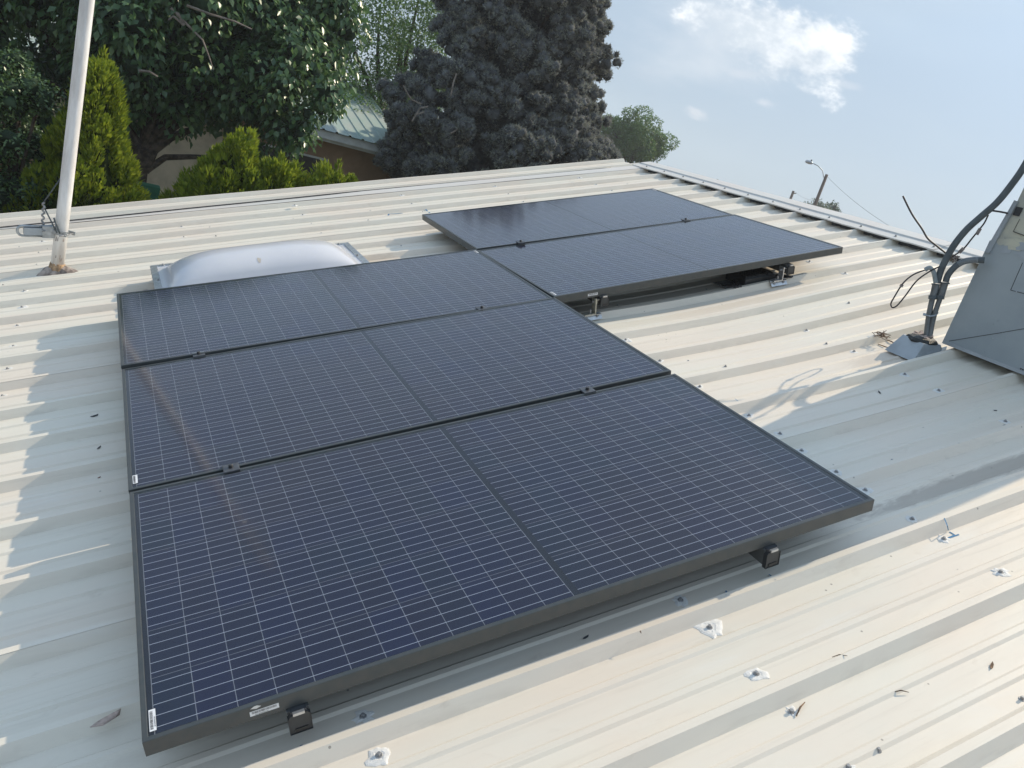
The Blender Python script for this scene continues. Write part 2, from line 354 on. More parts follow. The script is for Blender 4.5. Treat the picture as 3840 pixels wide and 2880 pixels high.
def link(name, me, parent=None, M4=None):
    o = bpy.data.objects.new(name, me); COL.objects.link(o)
    if parent is not None: o.parent = parent
    if M4 is not None: o.matrix_local = M4
    return o
def tag(o, label=None, cat=None, group=None, kind=None):
    if label: o['label'] = label
    if cat: o['category'] = cat
    if group: o['group'] = group
    if kind: o['kind'] = kind
    return o
def thing(name, M4, label, cat, group=None):
    e = bpy.data.objects.new(name, None); COL.objects.link(e); e.matrix_world = M4; e.empty_display_size = .1
    return tag(e, label, cat, group)
def T3(x, y=None, z=None):
    return Matrix.Translation(Vector(x) if y is None else Vector((x, y, z)))
def RT(u, v, n): return RF @ T3(u, v, n)
def fast_mesh(name, verts, faces, m, smooth=False):
    verts = np.asarray(verts, dtype=np.float32).reshape(-1, 3); faces = np.asarray(faces, dtype=np.int32); k = faces.shape[1]
    me = bpy.data.meshes.new(name); me.vertices.add(len(verts)); me.vertices.foreach_set('co', verts.ravel())
    me.loops.add(faces.size); me.loops.foreach_set('vertex_index', faces.ravel())
    me.polygons.add(len(faces)); me.polygons.foreach_set('loop_start', np.arange(0, faces.size, k, dtype=np.int32))
    me.materials.append(m); me.update(calc_edges=True)
    if smooth: me.polygons.foreach_set('use_smooth', np.ones(len(faces), dtype=bool))
    return me

# ------------------------------------------------------------------ ground and sky surroundings
GZ = -3.0
g = MB(); g.quad((-1500, -1500, GZ), (1500, -1500, GZ), (1500, 1500, GZ), (-1500, 1500, GZ)); tag(g.build('ground', M['ground']), kind='structure')
g = MB(); g.quad((-14, 6.2, GZ + .01), (16, 6.2, GZ + .01), (16, 14.6, GZ + .01), (-14, 14.6, GZ + .01)); tag(g.build('yard', M['grass']), kind='structure')

# ------------------------------------------------------------------ the building we stand on
P = .3048; V0 = .249
UE, UR = -3.6, 5.03                                     # eave and ridge along u
bld = thing('metal_roof_building', RF.copy(), 'low building with a cream ribbed metal roof carrying the solar panels', 'building')
def rib_profile(j0, j1):
    pts = []
    for j in range(j0, j1):
        v = V0 + P * j
        pts += [(v, CREST), (v + .0215, CREST), (v + .046, PAN)]
        for mv in (v + P - .203, v + P - .105):
            pts += [(mv - .004, PAN), (mv + .004, PAN + .0055), (mv + .019, PAN + .0055), (mv + .027, PAN)]
        pts += [(v + P - .0225, PAN)]
    v = V0 + P * j1
    pts += [(v, CREST), (v + .0215, CREST)]
    return pts
us = np.linspace(UE, UR - .01, 90)
def sag(u, v): return -.034 * math.exp(-((u - 2.8) / 1.0) ** 2 - ((v - 1.95) / 1.0) ** 2) + .0012 * math.sin(u * 3.3 + v)
sheets = []
JL = list(range(-14, 17, 3))
for k, j0 in enumerate(JL):
    j1 = j0 + 3
    pr = rib_profile(j0, j1)
    lift = .0012 if k % 2 else 0
    b_ = MB(); rings = []
    if k + 1 < len(JL): pr = pr[:-1] + [(pr[-1][0] - .001, CREST)]
    for u in us:
        rings.append([(u, v, z + lift + sag(u, v)) for v, z in pr])
    b_.loft(rings, 0, cap=False, closed=False)
    for i in range(len(b_.f)): b_.f[i] = tuple(reversed(b_.f[i]))
    sheets.append(b_.build('roof_sheet', M['roof'], bld))
VR = V0 + P * 17                                        # last rib by the rake
rk = MB()
ru = [UE, -.9, .3, 1.2, 1.85, 2.6, 3.6, 5.04]; rw = [.055, .055, .085, .12, .15, .16, .165, .17]
for i in range(len(ru) - 1):
    a, c2 = ru[i], ru[i + 1]
    rk.quad((a, VR + .019, CREST + .004), (c2, VR + .019, CREST + .004), (c2, VR + rw[i + 1], CREST + .008), (a, VR + rw[i], CREST + .008))
    rk.quad((a, VR + rw[i], CREST + .008), (c2, VR + rw[i + 1], CREST + .008), (c2, VR + rw[i + 1], CREST - .16), (a, VR + rw[i], CREST - .16))
rk.build('rake_trim', M['cap'], bld)
# black cable lying along the rake
pth = [Vector((u, VR + float(np.interp(u, ru, rw)) - .008 + .006 * math.sin(u * 3.1) + (.034 if u > 2.6 else .034 * max(0, (u - 1.6))), CREST + .0135 - (.012 if u > 2.6 else .012 * max(0, u - 1.6)))) for u in np.linspace(-2.2, 4.6, 70)]
cb = MB(); cb.tube(pth, .0045, 6); co = cb.build('cable', M['cable'], None, RF.copy(), True); tag(co, 'thin black cable lying along the far edge of the roof', 'cable')
# ridge cap: hem, step, peak and the far apron
prof = [(4.855, -.121), (4.856, -.1125), (4.95, -.108), (4.958, -.099), (4.972, -.0985), (5.075, -.098), (5.075 + .22, -.098 - .22 * math.tan(2 * PITCH)), (5.075 + .22, -.108 - .22 * math.tan(2 * PITCH))]
capl = [(-4.05, -1.0), (-1.0, 2.05), (2.05, 5.63)]
for k, (v0, v1) in enumerate(capl):
    rc = MB(); rings = []
    for v in np.linspace(v0, v1 + (.05 if k < 2 else 0), 24):
        w = .0016 * math.sin(v * 9) + .0012 * math.sin(v * 23 + 1)
        rings.append([(u + w, v, z + (.003 * k) + (abs(w) if i < 2 else 0)) for i, (u, z) in enumerate(prof)])
    rc.loft(rings, 0, cap=False, closed=False)
    cap = rc.build('ridge_cap', M['cap'], bld)
cs = MB()
for j in range(-14, 17):
    v = V0 + P * j
    cs.box(4.905, 4.925, v + .044, v + P - .021, PAN + .001, -.1235)
cs.build('ridge_closure', M['closure'], bld)
bk = MB(); L2 = 5.2; a2 = -2 * PITCH
bk.quad((5.06, -4.1, -.135), (5.06, 5.5, -.135), (5.06 + L2 * math.cos(a2), 5.5, -.135 + L2 * math.sin(a2)), (5.06 + L2 * math.cos(a2), -4.1, -.135 + L2 * math.sin(a2)))
bk.build('far_roof_slope', M['back_roof'], bld)
inv = RF.inverted()
wl = MB()                                              # walls in world coordinates, brought into the building's frame
xe = (RF @ Vector((UE, 0, -.2))).x + .3; ze = (RF @ Vector((UE, 0, -.2))).z; xr = (RF @ Vector((UR, 0, -.2))).x; zr = (RF @ Vector((UR, 0, -.25))).z; xb = xr + 4.7
gab = [(xe, GZ), (xb, GZ), (xb, ze - .05), (xr, zr - .05), (xe, ze + .05)]
wl.loft([[inv @ Vector((x, -3.9, z)) for x, z in gab], [inv @ Vector((x, 5.25, z)) for x, z in gab]], 0, True)
wl.build('wall', M['stucco'], bld)
# purlin line of the eave gutter keeps the low edge honest from another side
ev = MB(); ev.box(UE - .1, UE + .005, -4.0, 5.5, -.27, -.17); ev.build('gutter', M['white_trim'], bld)

# ------------------------------------------------------------------ roof screws with sealant
def px(l, ox, oy, s): return [(ox + x * s, oy + y * s) for x, y in l]
SC = []
SC += px([(250, 248), (115, 283), (230, 315), (218, 387), (145, 540), (130, 637), (103, 747), (80, 870), (45, 1003), (15, 1165), (1050, 98), (1075, 160), (1090, 222), (1745, 33), (1793, 90), (1845, 143), (1903, 200), (38, 1443)], 0, 750, .633)
SC += px([(520, 1247), (585, 1302), (780, 1302), (1118, 1190), (1202, 1240), (1655, 1136), (1763, 1179), (1960, 1178), (1298, 1290), (1863, 1218), (655, 1355), (308, 1408)], 1200, 0, .5877)
SC += px([(1910, 150), (2155, 232), (1600, 498), (1888, 628), (638, 693), (875, 838), (1150, 1017), (1355, 387)], 2000, 900, .5425)
SC += px([(975, 38), (1343, 205), (1590, 323), (2075, 548), (210, 505), (435, 637), (592, 760), (845, 915), (1055, 1047), (1397, 1258), (1627, 1402)], 2700, 1300, .5154)
SC += px([(2040, 237), (262, 977), (515, 1255), (930, 1659)], 2700, 2025, .5154)
SC += px([(1557, 888), (1397, 737)], 1600, 1750, .681)
SC += px([(1500, 1592), (1412, 1377)], 400, 1750, .681)
BOLT = px([(1243, 165), (1738, 115), (2190, 70), (20, 507), (703, 432), (1280, 215)], 0, 750, .633) + px([(545, 1538), (323, 1350), (1595, 1218), (518, 1572)], 1200, 0, .5877) \
    + px([(2025, 720), (1328, 877), (1305, 737), (1070, 843), (583, 457), (1198, 347), (2180, 437)], 2000, 900, .5425) + px([(2068, 583), (1250, 836)], 2700, 1300, .5154) + px([(2195, 1160), (1150, 1535)], 2700, 2025, .5154)
def surf_n(v):
    t_ = (v - V0) % P
    if t_ < .0215: return CREST
    if t_ < .046: return CREST - (t_ - .0215) / .0245 * .032
    if t_ > P - .0225: return PAN + (t_ - (P - .0225)) / .0225 * .032
    return PAN
def place(x, y):
    q = on_roof(x, y, PAN)
    for _ in range(5): q = on_roof(x, y, surf_n(q.y) + sag(q.x, q.y))
    return q
def sheet_of(v):
    k = int((v - (V0 + P * JL[0])) // (3 * P)); return sheets[max(0, min(len(sheets) - 1, k))]
scr = MB(); scr.lathe([(.009, 0), (.009, .0015), (.0075, .003)], 12); scr.lathe([(.0048, .003), (.0048, .0085), (.004, .0095)], 6); scr_me = scr.mesh('roof_screw', M['screw'], False)
seal_mes = []
for q in range(7):
    r_ = random.Random(q * 3 + 1); jit = [r_.uniform(-.3, .35) for _ in range(18)]
    s_ = MB(); s_.lathe([(.026, -.002), (.025, .0012), (.020, .003), (.0125, .0038), (.0095, .0025)], 18, jit=jit); seal_mes.append(s_.mesh('sealant_patch', M['sealant'], False))
for i, (x, y) in enumerate(SC):
    q = place(x, y); far = (q - CP).length
    tilt = 0
    tv = (q.y - V0) % P
    o = link('roof_screw', scr_me, sheet_of(q.y), T3(q) @ Matrix.Rotation(random.uniform(0, 1), 4, 'Z'))
    sc_ = random.uniform(.62, .9) * (1.0 if i % 5 else 1.25)
    if i in (53,): sc_ = 1.5
    o2 = link('sealant_patch', seal_mes[i % 7], sheet_of(q.y), T3(q + Vector((random.uniform(-.004, .004), 0, 0))) @ Matrix.Rotation(random.uniform(0, 6.28), 4, 'Z') @ Matrix.Diagonal((sc_ * random.uniform(.9, 1.3), sc_, .7, 1)))
for (x, y) in BOLT:
    q = place(x, y); link('roof_screw', scr_me, sheet_of(q.y), T3(q) @ Matrix.Diagonal((.85, .85, 1.0, 1)))
for j in range(-13, 18):                               # one screw on the ridge cap at every rib
    v = V0 + P * j + .012
    if v < 5.6: link('roof_screw', scr_me, cap if v > 2.05 else bld, T3(4.905, v, -.1085 + (.006 if v > 2.05 else .003 if v > -1 else 0)))

# ------------------------------------------------------------------ solar panels
PL, PW, PD = 2.008, .9978, .040
GAPV, GAPU = .0244, .0092
def frame_mesh():
    prof = [(0, -PD), (0, -.0012), (.0012, 0), (.0105, 0), (.0115, -.0008), (.0115, -.0070), (.0020, -.0072), (.0020, -.038), (.028, -.038), (.028, -PD)]
    rings = []
    for d, z in prof: rings.append([(d, d, z), (PL - d, d, z), (PL - d, PW - d, z), (d, PW - d, z)])
    rings.append(rings[0]); b_ = MB(); b_.loft(rings, 0, cap=False)
    return b_.mesh('frame', M['frame'])
ME_frame = frame_mesh()
b_ = MB(); b_.box(.009, PL - .009, .009, PW - .009, -.0068, -.0063); ME_back = b_.mesh('backsheet', M['backsheet'])
b_ = MB(); b_.box(.0112, PL - .0112, .0112, PW - .0112, -.0046, -.0014); ME_glass = b_.mesh('glass', M['glass'])
CU, CV = .0808, .1607
b_ = MB(); b_.box(-.0398, .0398, -.0798, .0798, -.0061, -.0056, 0)
for k in range(5):
    yy = (k - 2) * CV / 5.05
    b_.box(-.0404, .0404, yy - .0006, yy + .0006, -.00555, -.0053, 1)
b_.box(.0395, .0412, -.0803, .0803, -.0060, -.00545, 2)
b_.box(-.0398, .0392, .0795, .0812, -.0060, -.00545, 3)
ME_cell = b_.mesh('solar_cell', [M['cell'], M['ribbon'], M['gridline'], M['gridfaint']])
b_ = MB(); b_.box(-.0008, .0008, .014, PW - .014, -.0060, -.0056); ME_edge = b_.mesh('bus_ribbon', M['gridline'])
def barcode(name, w, h, seed, mirror=False, digits=True):
    r_ = random.Random(seed); s_ = MB(); s_.box(0, w, 0, h, 0, .0003, 0); x = w * .07
    while x < w * .92:
        bw = r_.choice((.0006, .0009, .0013)) * (w / .075); s_.box(x, min(x + bw, w * .93), h * .42, h * .88, .0004, .0005, 1); x += bw + r_.choice((.0006, .0009, .0012)) * (w / .075)
    me = s_.mesh(name, [M['sticker'], M['ink']])
    return me
ME_bar = barcode('barcode_sticker', .060, .0130, 3); ME_bar_small = barcode('barcode_sticker', .052, .014, 5)
# digits under the bars
def text_mesh(txt, size, name, m):
    cu = bpy.data.curves.new(name, 'FONT'); cu.body = txt; cu.size = size; cu.extrude = .00005; o = bpy.data.objects.new(name, cu); COL.objects.link(o)
    bpy.context.view_layer.update(); me = bpy.data.meshes.new_from_object(o.evaluated_get(bpy.context.evaluated_depsgraph_get())); bpy.data.objects.remove(o); me.materials.clear(); me.materials.append(m); me.name = name
    return me
ME_dig = text_mesh('0021204040333261', .0036, 'serial_number', M['ink'])
POSE = {  # small real misalignments of each panel: du dv dn, rotation vector
 'P1': (.0005, .0012, -.0007, .0008, .0005, -.0028), 'P2': (-.0005, -.004, .0013, .0007, -.0032, -.0006), 'P3': (-.0019, -.0157, .0053, .0044, .0063, .0014),
 'P4': (.0062, .0116, -.0021, -.0072, -.0076, .0046), 'P5': (.0088, .0163, -.0054, .0065, -.0033, .003)}
GRID = {'P1': (0, 0), 'P2': (0, 1), 'P3': (0, 2), 'P4': (1, 2), 'P5': (1, 3)}
LAB = {'P1': 'black framed solar panel nearest the camera, large in the foreground', 'P2': 'black framed solar panel in the middle of the row of three',
       'P3': 'black framed solar panel beside the white domed skylight', 'P4': 'black framed solar panel raised on bright brackets toward the ridge',
       'P5': 'black framed solar panel farthest from the camera, by the far roof edge'}
PM = {}
for key, (i, j) in GRID.items():
    p = POSE[key]; rv = Vector(p[3:]); cen = Vector((PL / 2, PW / 2, 0))
    R4 = Matrix.Rotation(rv.length, 4, rv.normalized())
    base = Vector((i * (PL + GAPU) + p[0], j * (PW + GAPV) + p[1], p[2]))
    Mx = RF @ T3(base + cen) @ R4 @ T3(-cen); PM[key] = Mx
    pn = thing('solar_panel', Mx, LAB[key], 'solar panel', 'solar panels on the ribbed roof')
    link('frame', ME_frame, pn); link('backsheet', ME_back, pn); link('glass', ME_glass, pn)
    u0 = (PL - (24 * CU + .020)) / 2; v0 = (PW - 6 * CV) / 2
    for a in range(24):
        for c_ in range(6):
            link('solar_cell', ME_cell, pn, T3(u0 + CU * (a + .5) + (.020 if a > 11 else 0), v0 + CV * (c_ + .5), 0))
    link('bus_ribbon', ME_edge, pn, T3(u0 - .001, 0, 0))
    # junction box under the panel
    jb = MB(); jb.bevbox(PL / 2 - .06, PL / 2 + .06, PW - .19, PW - .09, -.030, -.0075, .004); jb.build('junction_box', M['rail'], pn)
    for (cx, cy) in {'P1': [(.0125, .022)], 'P2': [(.0125, .035)], 'P3': [(PL - .030, PW - .075)], 'P4': [(.0125, .025)], 'P5': [(PL - .030, PW - .08)]}[key]:
        s_ = link('barcode_sticker', ME_bar_small if key != 'P1' else ME_bar, pn, T3(cx + .0155, cy, -.0011) @ Matrix.Rotation(math.pi / 2, 4, 'Z'))
        if key == 'P1': link('serial_number', ME_dig, s_, T3(.010, .0010, .0006))
    if key in ('P1', 'P4'):                            # sticker on the front face of the frame
        su, sz = (.205, -.0275) if key == 'P1' else (.20, -.030)
        s_ = link('barcode_sticker', ME_bar, pn, T3(su, -.0003, sz) @ Matrix.Rotation(math.pi / 2, 4, 'X'))
        link('serial_number', ME_dig, s_, T3(.010, .0010, .0006))
    if key == 'P1':
        ch = MB(); ch.poly([(0, 0, 0), (.012, -.003, 0), (.022, 0, 0), (.014, .005, 0), (.008, .0045, 0)]); ch.poly([(0, 0, .0004), (.012, -.003, .001), (.022, 0, .0004), (.014, .005, .001), (.008, .0045, .0012)])
        ch.build('paint_chip', M['sealant'], pn, T3(.208, -.0004, -.0065) @ Matrix.Rotation(math.pi / 2, 4, 'X'))

# ------------------------------------------------------------------ mounting rails with clamps and feet
RL = [(.300, -.004, 3.055, (1.0107, 2.031), (.25, 1.165, 2.08, 2.99), 'black mounting rail under the downhill ends of the three near panels'),
      (1.612, -.010, 3.055, (1.0107, 2.031), (.25, 1.165, 2.08, 2.99), 'black mounting rail under the uphill ends of the three near panels'),
      (2.322, 2.046, 4.115, (3.055,), (2.08, 2.99, 3.9), 'black mounting rail on a cut bracket beside the near corner of the raised panel'),
      (3.612, 2.046, 4.115, (3.075,), (2.08, 2.99, 3.9), 'black mounting rail under the uphill end of the two far panels')]
for (u, va, vb, clamps, feet, lb) in RL:
    r0 = thing('mounting_rail', RT(u, va, -.0995), lb, 'mounting rail', 'rails carrying the solar panels')
    b_ = MB(); L_ = vb - va
    b_.box(-.019, .019, .004, L_, 0, .054); b_.box(-.0235, .0235, .002, L_, .0465, .0545); b_.build('rail_bar', M['rail_bar'], r0)
    e = MB(); pts = [(-.023, .004), (.023, .004), (.023, .048), (.017, .0545), (-.017, .0545), (-.023, .048)]
    e.loft([[(x, -.010, z - .004) for x, z in pts], [(x, .002, z - .004) for x, z in pts]], 0)
    # rim and D-shaped notch of the cap
    e.box(-.013, .015, -.0118, -.010, .003, .012, 1); e.box(-.0245, -.0232, -.012, .002, .0, .044, 0); e.box(-.0245, .0245, -.012, .002, -.0015, -.0002, 0); e.box(.0232, .0245, -.012, .002, .0, .044, 0)
    e.build('end_cap', [M['rail'], M['dark']], r0)
    # end clamp gripping the first panel frame
    ec = MB(); ec.box(-.017, .017, -.006, .016, .048, .057); ec.box(-.013, .012, -.0135, -.006, .0515, .0585, 1); ec.build('end_clamp', [M['clamp'], M['alu']], r0)
    for cv in clamps:
        y = cv - va; mc = MB()
        mc.bevbox(-.025, .025, y - .0235, y + .0235, .0998, .1045, .0015); mc.box(-.025, .025, y - .0105, y - .0085, .058, .0998); mc.box(-.025, .025, y + .0085, y + .0105, .058, .0998)
        mo = mc.build('mid_clamp', M['clamp'], r0)
        bo = MB(); bo.lathe([(.0085, .1046), (.0085, .106), (.0068, .106), (.0068, .1135), (.006, .1145)], 12, 0, T3(0, y, 0)); bo.build('bolt', M['rail'], mo)
    for k, fv in enumerate(feet):
        if fv - va < 0: continue
        y = fv - va - .012; side = 1
        uo = -.066 if u > 2 else -.062
        # bracket bent over the rib, two bolts on its front face
        bk_ = MB(); n0 = CREST + .0995 + sag(u - .06, fv)
        bk_.box(uo - .055, uo + .055, y - .024, y + .008, n0 + .0015, n0 + .0042)
        TT = T3(uo, y - .0105, n0 - .014) @ Matrix.Rotation(math.radians(-35), 4, 'X')
        bk_.box(-.060, .060, -.0035, .0005, -.018, .018, 0, T3(uo, y - .0125, n0 - .0115) @ Matrix.Rotation(math.radians(-36), 4, 'X'))
        bo_ = bk_.build('rib_bracket', M['alu'], r0)
        for sx in (-.034, .034):
            bb = MB(); q = T3(uo + sx, y - .0135, n0 - .0115) @ Matrix.Rotation(math.radians(54), 4, 'X')
            bb.lathe([(.010, 0), (.010, .0018), (.0062, .0018), (.0062, .0078), (.005, .009)], 12, 0, q); bb.build('bolt', M['screw'], bo_)
        ft = MB()
        ft.box(uo - .045, uo + .022, y - .022, y + .016, n0 + .0044, n0 + .0085, 0)
        ft.box(uo + .016, uo + .022, y - .022, y + .016, n0 + .0085, .046, 0)
        ft.box(uo + .022, -.019, y - .020, y + .014, .034, .0385, 0); ft.box(uo + .0222, uo + .0285, y - .018, y + .012, .012, .0335, 0)
        fo = ft.build('l_foot', M['brass_alu'] if k == 0 and 2 < u < 3 else M['alu'], r0)
        ft = MB(); ft.cyl((uo - .003, y - .004, n0 + .0085), (uo - .003, y - .004, n0 + .031), .006, 8); ft.cyl((uo + .006, y - .003, .025), (uo + .040, y - .003, .025), .0055, 8); ft.build('bolt', M['screw'], fo)
# skirt of flashing lying on the pan under the raised panel
fl = MB(); fl.loft([[(2.06, 2.0635, -.142), (3.84, 2.0635, -.142), (3.80, 2.0495, -.1495), (2.06, 2.0495, -.1495)], [(2.06, 2.066, -.1405), (3.84, 2.066, -.1405), (3.80, 2.052, -.148), (2.06, 2.052, -.148)]], 0)
# microinverter and its leads under the raised panel
q = on_roof(2830, 1030, -.125)
mi = thing('microinverter', RT(q.x, 2.17, PAN + .003 + sag(q.x, 2.17)), 'dark microinverter with coiled leads lying under the raised panel', 'microinverter')
b_ = MB(); b_.bevbox(-.13, .10, -.055, .12, .004, .060, .012)
for k in range(9): b_.box(-.12 + k * .025, -.115 + k * .025, -.045, .11, .0602, .066)
b_.build('housing', M['rail'], mi)
b_ = MB(); b_.box(-.24, .20, -.075, -.055, 0, .006); b_.box(-.24, -.13, -.07, .10, .0, .005); b_.build('bracket', M['steel'], mi)
for s_ in range(3):
    pth = [Vector((.11 + .10 * t_ + .03 * math.sin(5 * t_ + s_), -.05 + .05 * math.cos(7 * t_ + s_ * 2), .012 + .025 * abs(math.sin(4 * t_ + s_)))) for t_ in np.linspace(0, 1, 24)]
    b_ = MB(); b_.tube(pth, .0045, 6); b_.build('lead', M['cable'], mi, None, True)
    pth = [Vector((-.14 - .12 * t_, -.04 + .05 * math.sin(6 * t_ + s_), .012 + .02 * abs(math.sin(5 * t_ + s_)))) for t_ in np.linspace(0, 1, 20)]
    b_ = MB(); b_.tube(pth, .0045, 6); b_.build('lead', M['cable'], mi, None, True)

# ------------------------------------------------------------------ skylight
sk = thing('skylight', RT(.785, 3.43, PAN), 'milky white domed acrylic skylight behind the near panels', 'skylight')
hx, hy = .60, .325; cz = .075
b_ = MB(); r = lambda d, z: [(-hx + d, -hy + d, z), (hx - d, -hy + d, z), (hx - d, hy - d, z), (-hx + d, hy - d, z)]
b_.loft([r(-.012, 0), r(-.002, .012), r(0, cz), r(.0, cz + .004)], 0, False); b_.build('curb', M['cap'], sk)
b_ = MB(); b_.loft([r(-.008, cz + .001), r(-.009, cz + .014), r(-.006, cz + .017), r(.028, cz + .017), r(.030, cz + .010)], 0, False); b_.build('rim', M['alu'], sk)
b_ = MB(); b_.loft([r(-.0095, cz - .012), r(-.0095, cz + .001)], 0, False); b_.build('gasket', M['rail'], sk)
nx, ny = 56, 30; vv = []
for a in range(nx + 1):
    for c_ in range(ny + 1):
        X = -1 + 2 * a / nx; Y = -1 + 2 * c_ / ny
        ex = max(0, 1 - abs(X / .93) ** 3.6) if abs(X) < .93 else 0; ey = max(0, 1 - abs(Y / .88) ** 2.4) if abs(Y) < .88 else 0
        vv.append((X * (hx - .03), Y * (hy - .03), cz + .012 + .130 * (ex ** .62) * (ey ** .55)))
ff = [(a * (ny + 1) + c_, (a + 1) * (ny + 1) + c_, (a + 1) * (ny + 1) + c_ + 1, a * (ny + 1) + c_ + 1) for a in range(nx) for c_ in range(ny)]
me = fast_mesh('dome', vv, ff, M['acrylic'], True); link('dome', me, sk)
def dome_z(x, y):
    X, Y = x / (hx - .03), y / (hy - .03); ex = max(0, 1 - abs(X / .93) ** 3.6); ey = max(0, 1 - abs(Y / .88) ** 2.4); return cz + .012 + .130 * ex ** .62 * ey ** .55
b_ = MB(); r_ = random.Random(2); pp = []
for i in range(12):
    a_ = 2 * math.pi * i / 12; k_ = r_.uniform(.75, 1.15); x_, y_ = -.035 + .010 * k_ * math.cos(a_), -.175 + .022 * k_ * math.sin(a_); pp.append((x_, y_, dome_z(x_, y_) + .0015))
b_.poly(pp); b_.build('bird_dropping', M['dropping'], sk)
for (sx_, sy_) in [(-.55, -.318), (-.2, -.318), (.2, -.318), (.55, -.318), (-.55, .318), (-.2, .318), (.2, .318), (.55, .318), (-.594, 0), (.594, 0)]:
    link('rim_screw', scr_me, sk, T3(sx_ * .975, sy_ * .965, cz + .017))
# brittle mastic round the curb
for (cx, cy, sx, sy) in ((-.64, -.02, .05, .11), (-.65, -.22, .06, .16), (.655, -.16, .05, .07)):
    b_ = MB(); r_ = random.Random(int(cx * 100) + 9)
    for k in range(26):
        x, y = cx + r_.uniform(-sx, sx), cy + r_.uniform(-sy, sy); a = r_.uniform(0, 3.14); l = r_.uniform(.015, .05); w = r_.uniform(.004, .012); h = r_.uniform(.003, .018)
        b_.box(-l, l, -w, w, 0, h, 0, T3(x, y, 0) @ Matrix.Rotation(a, 4, 'Z') @ Matrix.Rotation(r_.uniform(-.25, .25), 4, 'Y'))
    b_.build('mastic', M['mastic'], sk)

# ------------------------------------------------------------------ white pole
pb = RF @ Vector((-.362, 4.198, PAN))
po = thing('white_pole', T3(pb), 'tall white painted pole standing on the roof at the left', 'pole')
b_ = MB(); PR = .0375
b_.tube([(0, 0, -.02), (0, 0, .5), (0, 0, 1.5), (0, 0, 3.1)], PR, 24); b_.build('mast', M['white_pole'], po, None, True)
b_ = MB(); r_ = random.Random(4); jit = [r_.uniform(-.18, .22) for _ in range(18)]
b_.lathe([(.105, -.05), (.096, -.012), (.075, .012), (.05, .030), (.038, .040)], 18, 0, Matrix.Rotation(-PITCH, 4, 'Y') @ Matrix.Diagonal((1.35, .8, 1, 1)), jit); b_.build('mastic_boot', M['mastic'], po)
b_ = MB(); b_.lathe([(PR + .009, .02), (PR + .006, .040), (PR + .002, .062)], 18, 0, None, [r_.uniform(-.12, .12) for _ in range(18)]); b_.build('rust_ring', M['rust'], po)
# blotches where the paint has flaked near the foot
for k in range(10):
    a = r_.uniform(-2.7, -.9) ; z = r_.choice((.09, .11, .13, .17, .22, .26, .30)); w = r_.uniform(.05, .12); h = r_.uniform(.006, .02)
    b_ = MB(); b_.quad(*[((PR + .0006) * math.cos(a + s1), (PR + .0006) * math.sin(a + s1), z + s2) for s1, s2 in ((-w, -h), (w, -h * .6), (w * .7, h), (-w * .6, h * .8))]); b_.build('paint_flake', M['mastic'], po)
# clamp with threaded rods, yoke and guy line
zc = .262 + .0
cl = thing('pole_clamp', T3(pb + Vector((0, 0, zc))), 'galvanised clamp with threaded rods bolted round the white pole', 'clamp')
RZ = Matrix.Rotation(math.radians(-28), 4, 'Z')
b_ = MB(); b_.box(-.062, .062, -.052, -.042, -.011, .011, 0, RZ); b_.box(-.062, .062, .042, .052, -.011, .011, 0, RZ)
b_.lathe([(PR + .001, -.012), (PR + .006, -.012), (PR + .006, .012), (PR + .001, .012)], 20); b_.build('strap', M['steel'], cl)
for sx in (-.052, .052):
    b_ = MB(); b_.cyl(RZ @ Vector((sx, -.105, 0)), RZ @ Vector((sx, .070, 0)), .0042, 8); b_.build('threaded_rod', M['screw'], cl, None, True)
    b_ = MB(); b_.cyl(RZ @ Vector((sx, -.060, 0)), RZ @ Vector((sx, -.053, 0)), .009, 6); b_.build('nut', M['steel'], cl)
# yoke: a U shaped galvanised shackle sticking out to the left
b_ = MB(); U = []
for t_ in np.linspace(-math.pi / 2, math.pi / 2, 13): U.append(Vector((-.205 - .028 * math.cos(t_), 0, .030 * math.sin(t_))))
path = [Vector((-.085, 0, -.030))] + U + [Vector((-.085, 0, .030))]
TZ = Matrix.Rotation(math.radians(14), 4, 'Z') @ Matrix.Rotation(math.radians(-6), 4, 'Y')
b_.tube([TZ @ p_ for p_ in path], .0075, 8); b_.build('yoke', M['steel'], cl, None, True)
b_ = MB(); b_.box(-.20, -.10, -.016, .016, -.022, .022, 0, TZ); b_.build('insulator', M['galv_light'], cl)
b_ = MB(); b_.box(-.105, -.040, -.020, .020, -.036, .036, 0, TZ); b_.build('yoke_block', M['steel'], cl)
gl_ = MB()
P0 = on_axis(160, 843, 1, pb.y) - cl.matrix_world.translation; P1 = on_axis(164, 758, 1, pb.y) - cl.matrix_world.translation; P2 = on_axis(218, 682, 1, pb.y) - cl.matrix_world.translation
b_ = MB(); b_.tube([P0.lerp(P1, t_) + Vector((.006 * math.sin(t_ * 26), 0, 0)) for t_ in np.linspace(0, 1, 40)], .0062, 6); b_.build('chain', M['screw'], cl, None, True)
b_ = MB(); b_.tube([P1, P2, P2 + (P2 - P1) * .25], .0040, 6); b_.tube([P1 + Vector((.01, 0, -.04)), Vector((-.02, -.048, .0))], .0040, 6); b_.tube([Vector((-.045, -.050, .09)), Vector((-.004, -.052, .0))], .0062, 6); b_.build('guy_wire', M['flex'], cl, None, True)

